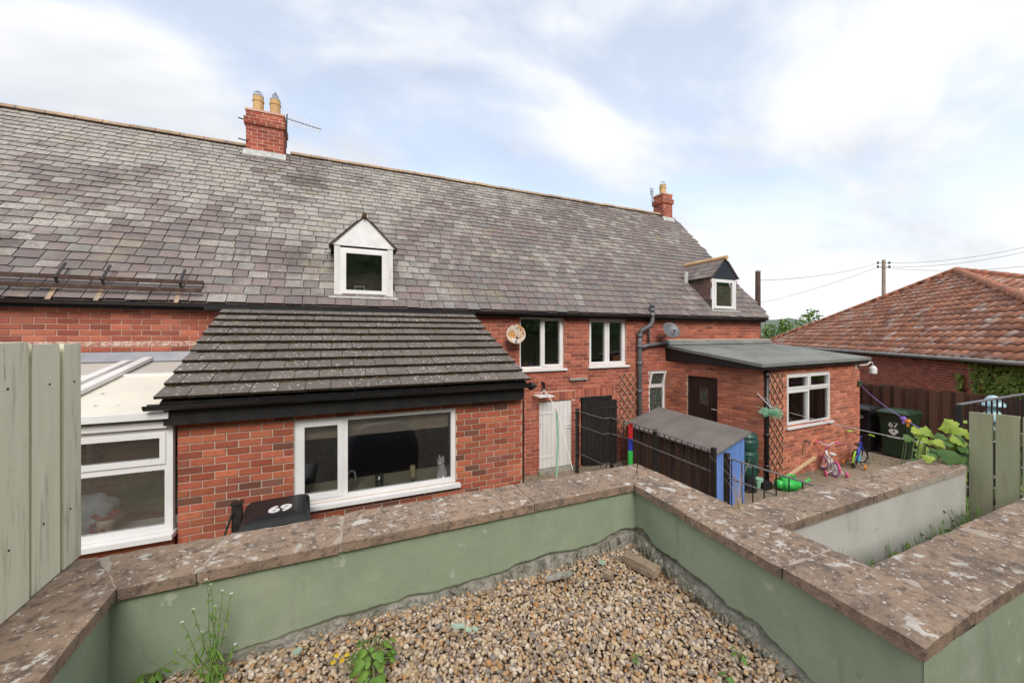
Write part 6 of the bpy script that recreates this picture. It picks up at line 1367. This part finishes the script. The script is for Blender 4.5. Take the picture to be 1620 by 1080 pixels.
# leafy weed with yellow flowers
def rosette(name, label, px, py, n, smin, smax, h, kind, seed, spread=.09):
    g = onZ(px, py, ZG + .02); t = thing(name, label, 'weed', g); rr = random.Random(seed); m = MB()
    for i in range(n):
        a = rr.random() * 6.283; d = spread * math.sqrt(rr.random()); p = g + Vector((math.cos(a) * d, math.sin(a) * d, rr.uniform(.25, 1) * h)); leaf(t, kind, p, rr.uniform(smin, smax), (math.cos(a) * .6, math.sin(a) * .6, .9), (math.cos(a), math.sin(a), -.25)); m.tube([g - UP * .02, g + Vector((math.cos(a) * d * .4, math.sin(a) * d * .4, h * .5)), p], .0025, 4)
    m.build('stalks', M_['stem'], t, kind='stuff'); return t, g
wt, g = rosette('flowering_weed', 'bright green leafy weed with small yellow flowers on the gravel', 590, 1062, 70, .022, .048, .13, 'b', 5, .085)
for i, (px, py) in enumerate(((533, 1035), (541, 1043), (549, 1034), (527, 1046))):
    p = onY(px, py, g.y - .02); m = MB()
    for k in range(8): a = k * .785; m.add([p, p + Vector((math.cos(a - .3) * .008, -.003, math.sin(a - .3) * .008)), p + Vector((math.cos(a) * .014, -.002, math.sin(a) * .014)), p + Vector((math.cos(a + .3) * .008, -.003, math.sin(a + .3) * .008))], [(0, 1, 2, 3)])
    m.build('flower', M_['yellow'], wt); MB().tube([p + Vector((0, .003, 0)), p + Vector((.03, .01, -.05)), g], .0022, 4).build('flower_stalk', M_['stem'], wt)
rosette('ground_weed', 'glossy round-leaved green weed at the foot of the wall corner', 243, 1072, 22, .035, .06, .06, 'n', 9, .09)
rosette('seedling', 'tiny green seedling alone in the middle of the gravel', 1008, 1042, 5, .02, .03, .03, 'n', 11, .015); rosette('seedling', 'upright green seedling near the foot of the right-angled wall run', 1170, 1046, 8, .03, .045, .07, 'n', 12, .03); rosette('seedling', 'yellowish seedling beyond the upright one', 1152, 1078, 5, .03, .04, .04, 'b', 13, .02)
# willowherb
g = onZ(338, 1078, ZG + .01); t = thing('willowherb', 'tall spindly willowherb with tiny pale flowers against the green wall', 'weed', g); m = MB(); rr = random.Random(3)
def stem_to(px, py, dy, base=g, r0=.004):
    p = onY(px, py, g.y + dy); a = Vector(base); pts = [a.lerp(p, k / 6) + Vector((rr.gauss(0, .003), rr.gauss(0, .003), 0)) for k in range(7)]; pts[0] = a; pts[-1] = p; m.tube(pts, [r0 * (1 - .12 * k) for k in range(7)], 5); return pts
for px, py, dy in ((334, 925, .03), (340, 960, 0), (352, 935, .01), (366, 940, .03), (326, 918, .02), (306, 965, .02), (288, 985, .03), (372, 1020, 0), (280, 1030, .02), (320, 1000, -.01)):
    pts = stem_to(px, py, dy)
    for k in range(1, 7):
        for s in (0, 1, 2, 3):
            p = pts[k] + Vector((0, 0, rr.uniform(-.015, .015))); a = rr.random() * 6.28; L = leaf(t, 'n', p, rr.uniform(.025, .05) * (1.15 - k * .1), (math.cos(a) * .5, math.sin(a) * .5, .7), (math.cos(a), math.sin(a), .7)); L.scale = (L.scale[0] * .45, L.scale[1], L.scale[2])
    fl = MB(); c = pts[-1]
    for k in range(5): a = k * 1.257; fl.add([c, c + Vector((math.cos(a - .4) * .006, math.sin(a - .4) * .006, .005)), c + Vector((math.cos(a) * .008, math.sin(a) * .008, .007)), c + Vector((math.cos(a + .4) * .006, math.sin(a + .4) * .006, .005))], [(0, 1, 2, 3)])
    fl.build('flower', M_['white'], t)
m.build('stems', M_['stem'], t, kind='stuff')
# dry grass on the coping and weeds in the sunken gap
g = onZ(1168, 800, ZT); m = MB()
for i in range(26):
    a = rr.random() * 6.28; h = rr.uniform(.04, .16) if i > 8 else rr.uniform(.18, .34); l = rr.uniform(.1, .6); m.tube([g + Vector((rr.gauss(0, .015), rr.gauss(0, .015), -.01)), g + Vector((math.cos(a) * l * .3 * h, math.sin(a) * l * .3 * h, h * .6)), g + Vector((math.cos(a) * l * h - .05 * h, math.sin(a) * l * h, h))], [.0014, .0011, .0006], 4)
m.build('dry_grass_tuft', M_['straw'], label='dry straw grass tuft growing from the coping joint', cat='grass', kind='stuff')
m = MB()
for i in range(420):
    x = rr.uniform(2.36, 4.7); y = rr.uniform(1.02, 1.40); z0_ = 1.62; y = 1.40 - rr.random() ** 2 * .38; h = rr.uniform(.08, .22) * (1.5 if noise.noise((x * 2, y, 3)) > .0 or x < 2.7 else .8); a = rr.random() * 6.28
    b0 = Vector((x, y, z0_)); b1 = b0 + Vector((math.cos(a) * h * .4, math.sin(a) * h * .4, h)); s = Vector((-math.sin(a), math.cos(a), 0)) * .006; m.add([b0 - s, b0 + s, b1], [(0, 1, 2)])
    if rr.random() < .35: leafquad(m, b1 - UP * h * .3, (rr.gauss(0, 1), rr.gauss(0, 1), 1), rr.uniform(.025, .05), rr, 1)
m.build('gap_weeds', M_['leaf_b'], label='green weeds growing in the gap between the two wall spurs', cat='weeds', kind='stuff')
m = MB()
for i in range(700):
    x, y = rr.choice(((rr.uniform(12.0, 13), rr.uniform(4.6, 5.55)), (rr.uniform(9, 12.3), rr.uniform(5.2, 5.5)), (rr.uniform(5.2, 6.4), rr.uniform(7.3, 7.95)), (rr.uniform(2.7, 4.4), rr.uniform(7.6, 7.95)), (rr.uniform(7.3, 8.2), rr.uniform(4, 5)))); h = rr.uniform(.02, .07); a = rr.random() * 6.28
    b0 = Vector((x, y, .01)); s = Vector((-math.sin(a), math.cos(a), 0)) * .008; m.add([b0 - s, b0 + s, b0 + Vector((math.cos(a) * h * .6, math.sin(a) * h * .6, h))], [(0, 1, 2)])
m.build('yard_weeds', M_['leaf_v'], label='short green weeds in the cracks along the yard walls', cat='weeds', kind='stuff')

# ---------------------------------------------------------------- beyond: poles, wires, tree, hedge
M_['pole_w'] = gen('grey_brown_pole', (.26, .20, .16), (.19, .15, .12), 3, .85, .2)
def pole(label, px, ptop, dist, r_, name='utility_pole'):
    q = ray(px, ptop); p = Vector((0, 0, ZC)) + q * dist; t = thing(name, label, 'pole', (p.x, p.y, 0)); MB().tube([(p.x, p.y, 0), (p.x, p.y, p.z)], [r_ * 1.25, r_], 12).build('shaft', M_['wood_d'] if r_ > .13 else M_['pole_w'], t, smooth=True); return t, p
pt1, pA = pole('dark stub telegraph pole standing behind the roof verge', 1199, 430, 23, .135); MB().lathe((pA.x, pA.y, pA.z), [(.15, -.02), (.15, .05), (.06, .1)], 12).build('cap', M_['wire'], pt1)
pt2, pB = pole('brown wooden electricity pole with black insulators behind the bungalow roof', 1398, 411, 34, .125)
for s in (-1, 1):
    for z in (-.28, -.62): MB().tube([pB + UP * z, pB + RD * (s * .5) + UP * z], .025, 6).build('insulator_pin', M_['ironp'], pt2); MB().lathe(pB + RD * (s * .5) + UP * (z - .08), [(.06, 0), (.09, .06), (.06, .14), (.08, .2)], 10).build('insulator', M_['ironp'], pt2)
def wire(a, b, sag, label):
    MB().tube([a.lerp(b, k / 14) - UP * sag * 4 * (k / 14) * (1 - k / 14) for k in range(15)], .016, 4).build('power_line', M_['wire'], label=label, cat='power line', group='overhead wires')
far = lambda px, py, d: Vector((0, 0, ZC)) + ray(px, py) * d
for i, (s, z, y, w_) in enumerate(((1, -.28, 376, 'highest overhead wire rising from the electricity pole above the bungalow roof'), (1, -.62, 384, 'second overhead wire just under the highest one above the bungalow roof'), (-1, -.62, 413, 'lowest overhead wire running almost level above the bungalow roof peak'))): wire(pB + RD * (s * .5) + UP * z, far(1680, y, 30), .5, w_)
wire(pB - RD * .5 + UP * -.28, pA + UP * -.5, .3, 'overhead wire between the electricity pole and the stub pole'); wire(pB - RD * .5 + UP * -.62, far(1080, 490, 60), 1.2, 'overhead wire running from the electricity pole down behind the slate roof')
def crown(c, rad, n, size, seed, flat=.8):
    r2 = random.Random(seed); m = MB(); c = Vector(c); cl = [(c + Vector((r2.gauss(0, .5) * rad, r2.gauss(0, .5) * rad, r2.gauss(0, .42) * rad * flat)), rad * r2.uniform(.25, .5)) for _ in range(16)]
    for i in range(n):
        cc, cr = r2.choice(cl); d = Vector((r2.gauss(0, 1), r2.gauss(0, 1), r2.gauss(0, 1))).normalized() * cr * r2.uniform(.6, 1.05); leafquad(m, cc + d, d + Vector((r2.gauss(0, .5), r2.gauss(0, .5), .4)), size * r2.uniform(.7, 1.4), r2, 1)
    return m
def tree(label, px, ptop, dist, rad, seed, mat, n=1800):
    p = far(px, ptop, dist); t = thing('garden_tree', label, 'tree', (p.x, p.y, 0)); c = Vector((p.x, p.y, p.z - rad * .9)); MB().tube([(p.x, p.y, 0), (p.x + .1, p.y, c.z * .6), (p.x, p.y, c.z)], [.22, .17, .08], 8).build('trunk', M_['wood_d'], t)
    for k in range(4): a = k * 1.6; MB().tube([(p.x, p.y, c.z * .6), c + Vector((math.cos(a) * rad * .5, math.sin(a) * rad * .5, .1))], [.09, .03], 6).build('limb', M_['wood_d'], t)
    crown(c, rad, n, rad * .12, seed).build('crown', M_[mat], t, kind='stuff')
tree('bright green bushy tree between the house verge and the bungalow roof', 1236, 503, 34, 1.9, 4, 'leaf_t'); tree('lighter shrub-like tree low behind the bungalow hip', 1264, 512, 40, 1.5, 8, 'leaf_t', 1300)
hm = MB(); r3 = random.Random(15)
for i in range(60):
    x = -26 + i * .95 + r3.uniform(-.4, .4); y = -9 - r3.uniform(0, 4); hh = r3.uniform(5.0, 10)
    for k in range(130):
        d = Vector((r3.gauss(0, .8), r3.gauss(0, .8), 0)); leafquad(hm, Vector((x, y, 2.0 + r3.random() ** .7 * hh)) + d, (r3.gauss(0, 1), 1 + r3.gauss(0, .7), .6 + r3.gauss(0, .6)), r3.uniform(.3, .6), r3, 1)
for j in range(2):
    n_ = 90; v = []; f = []
    for i in range(n_ + 1):
        x = -32 + i * .75; hh = 8.5 + 1.6 * noise.noise((x * .35, j, 2)) + .8 * noise.noise((x * 1.3, j, 5)); y = -11.5 - j * 3
        v += [(x, y + 1.6, 1.0), (x, y + 1.2 + .5 * noise.noise((x, 1, j)), 2 + hh * .6), (x, y, 2 + hh), (x, y - 1.6, 1.0)]
    for i in range(n_):
        for k in range(3): a = i * 4 + k; f.append((a, a + 4, a + 5, a + 1))
    hm.add(v, f)
hm.build('hedge', M_['leaf_d'], label='tall dark hedge on the bank behind the terrace, mirrored in the windows', cat='hedge', kind='stuff')
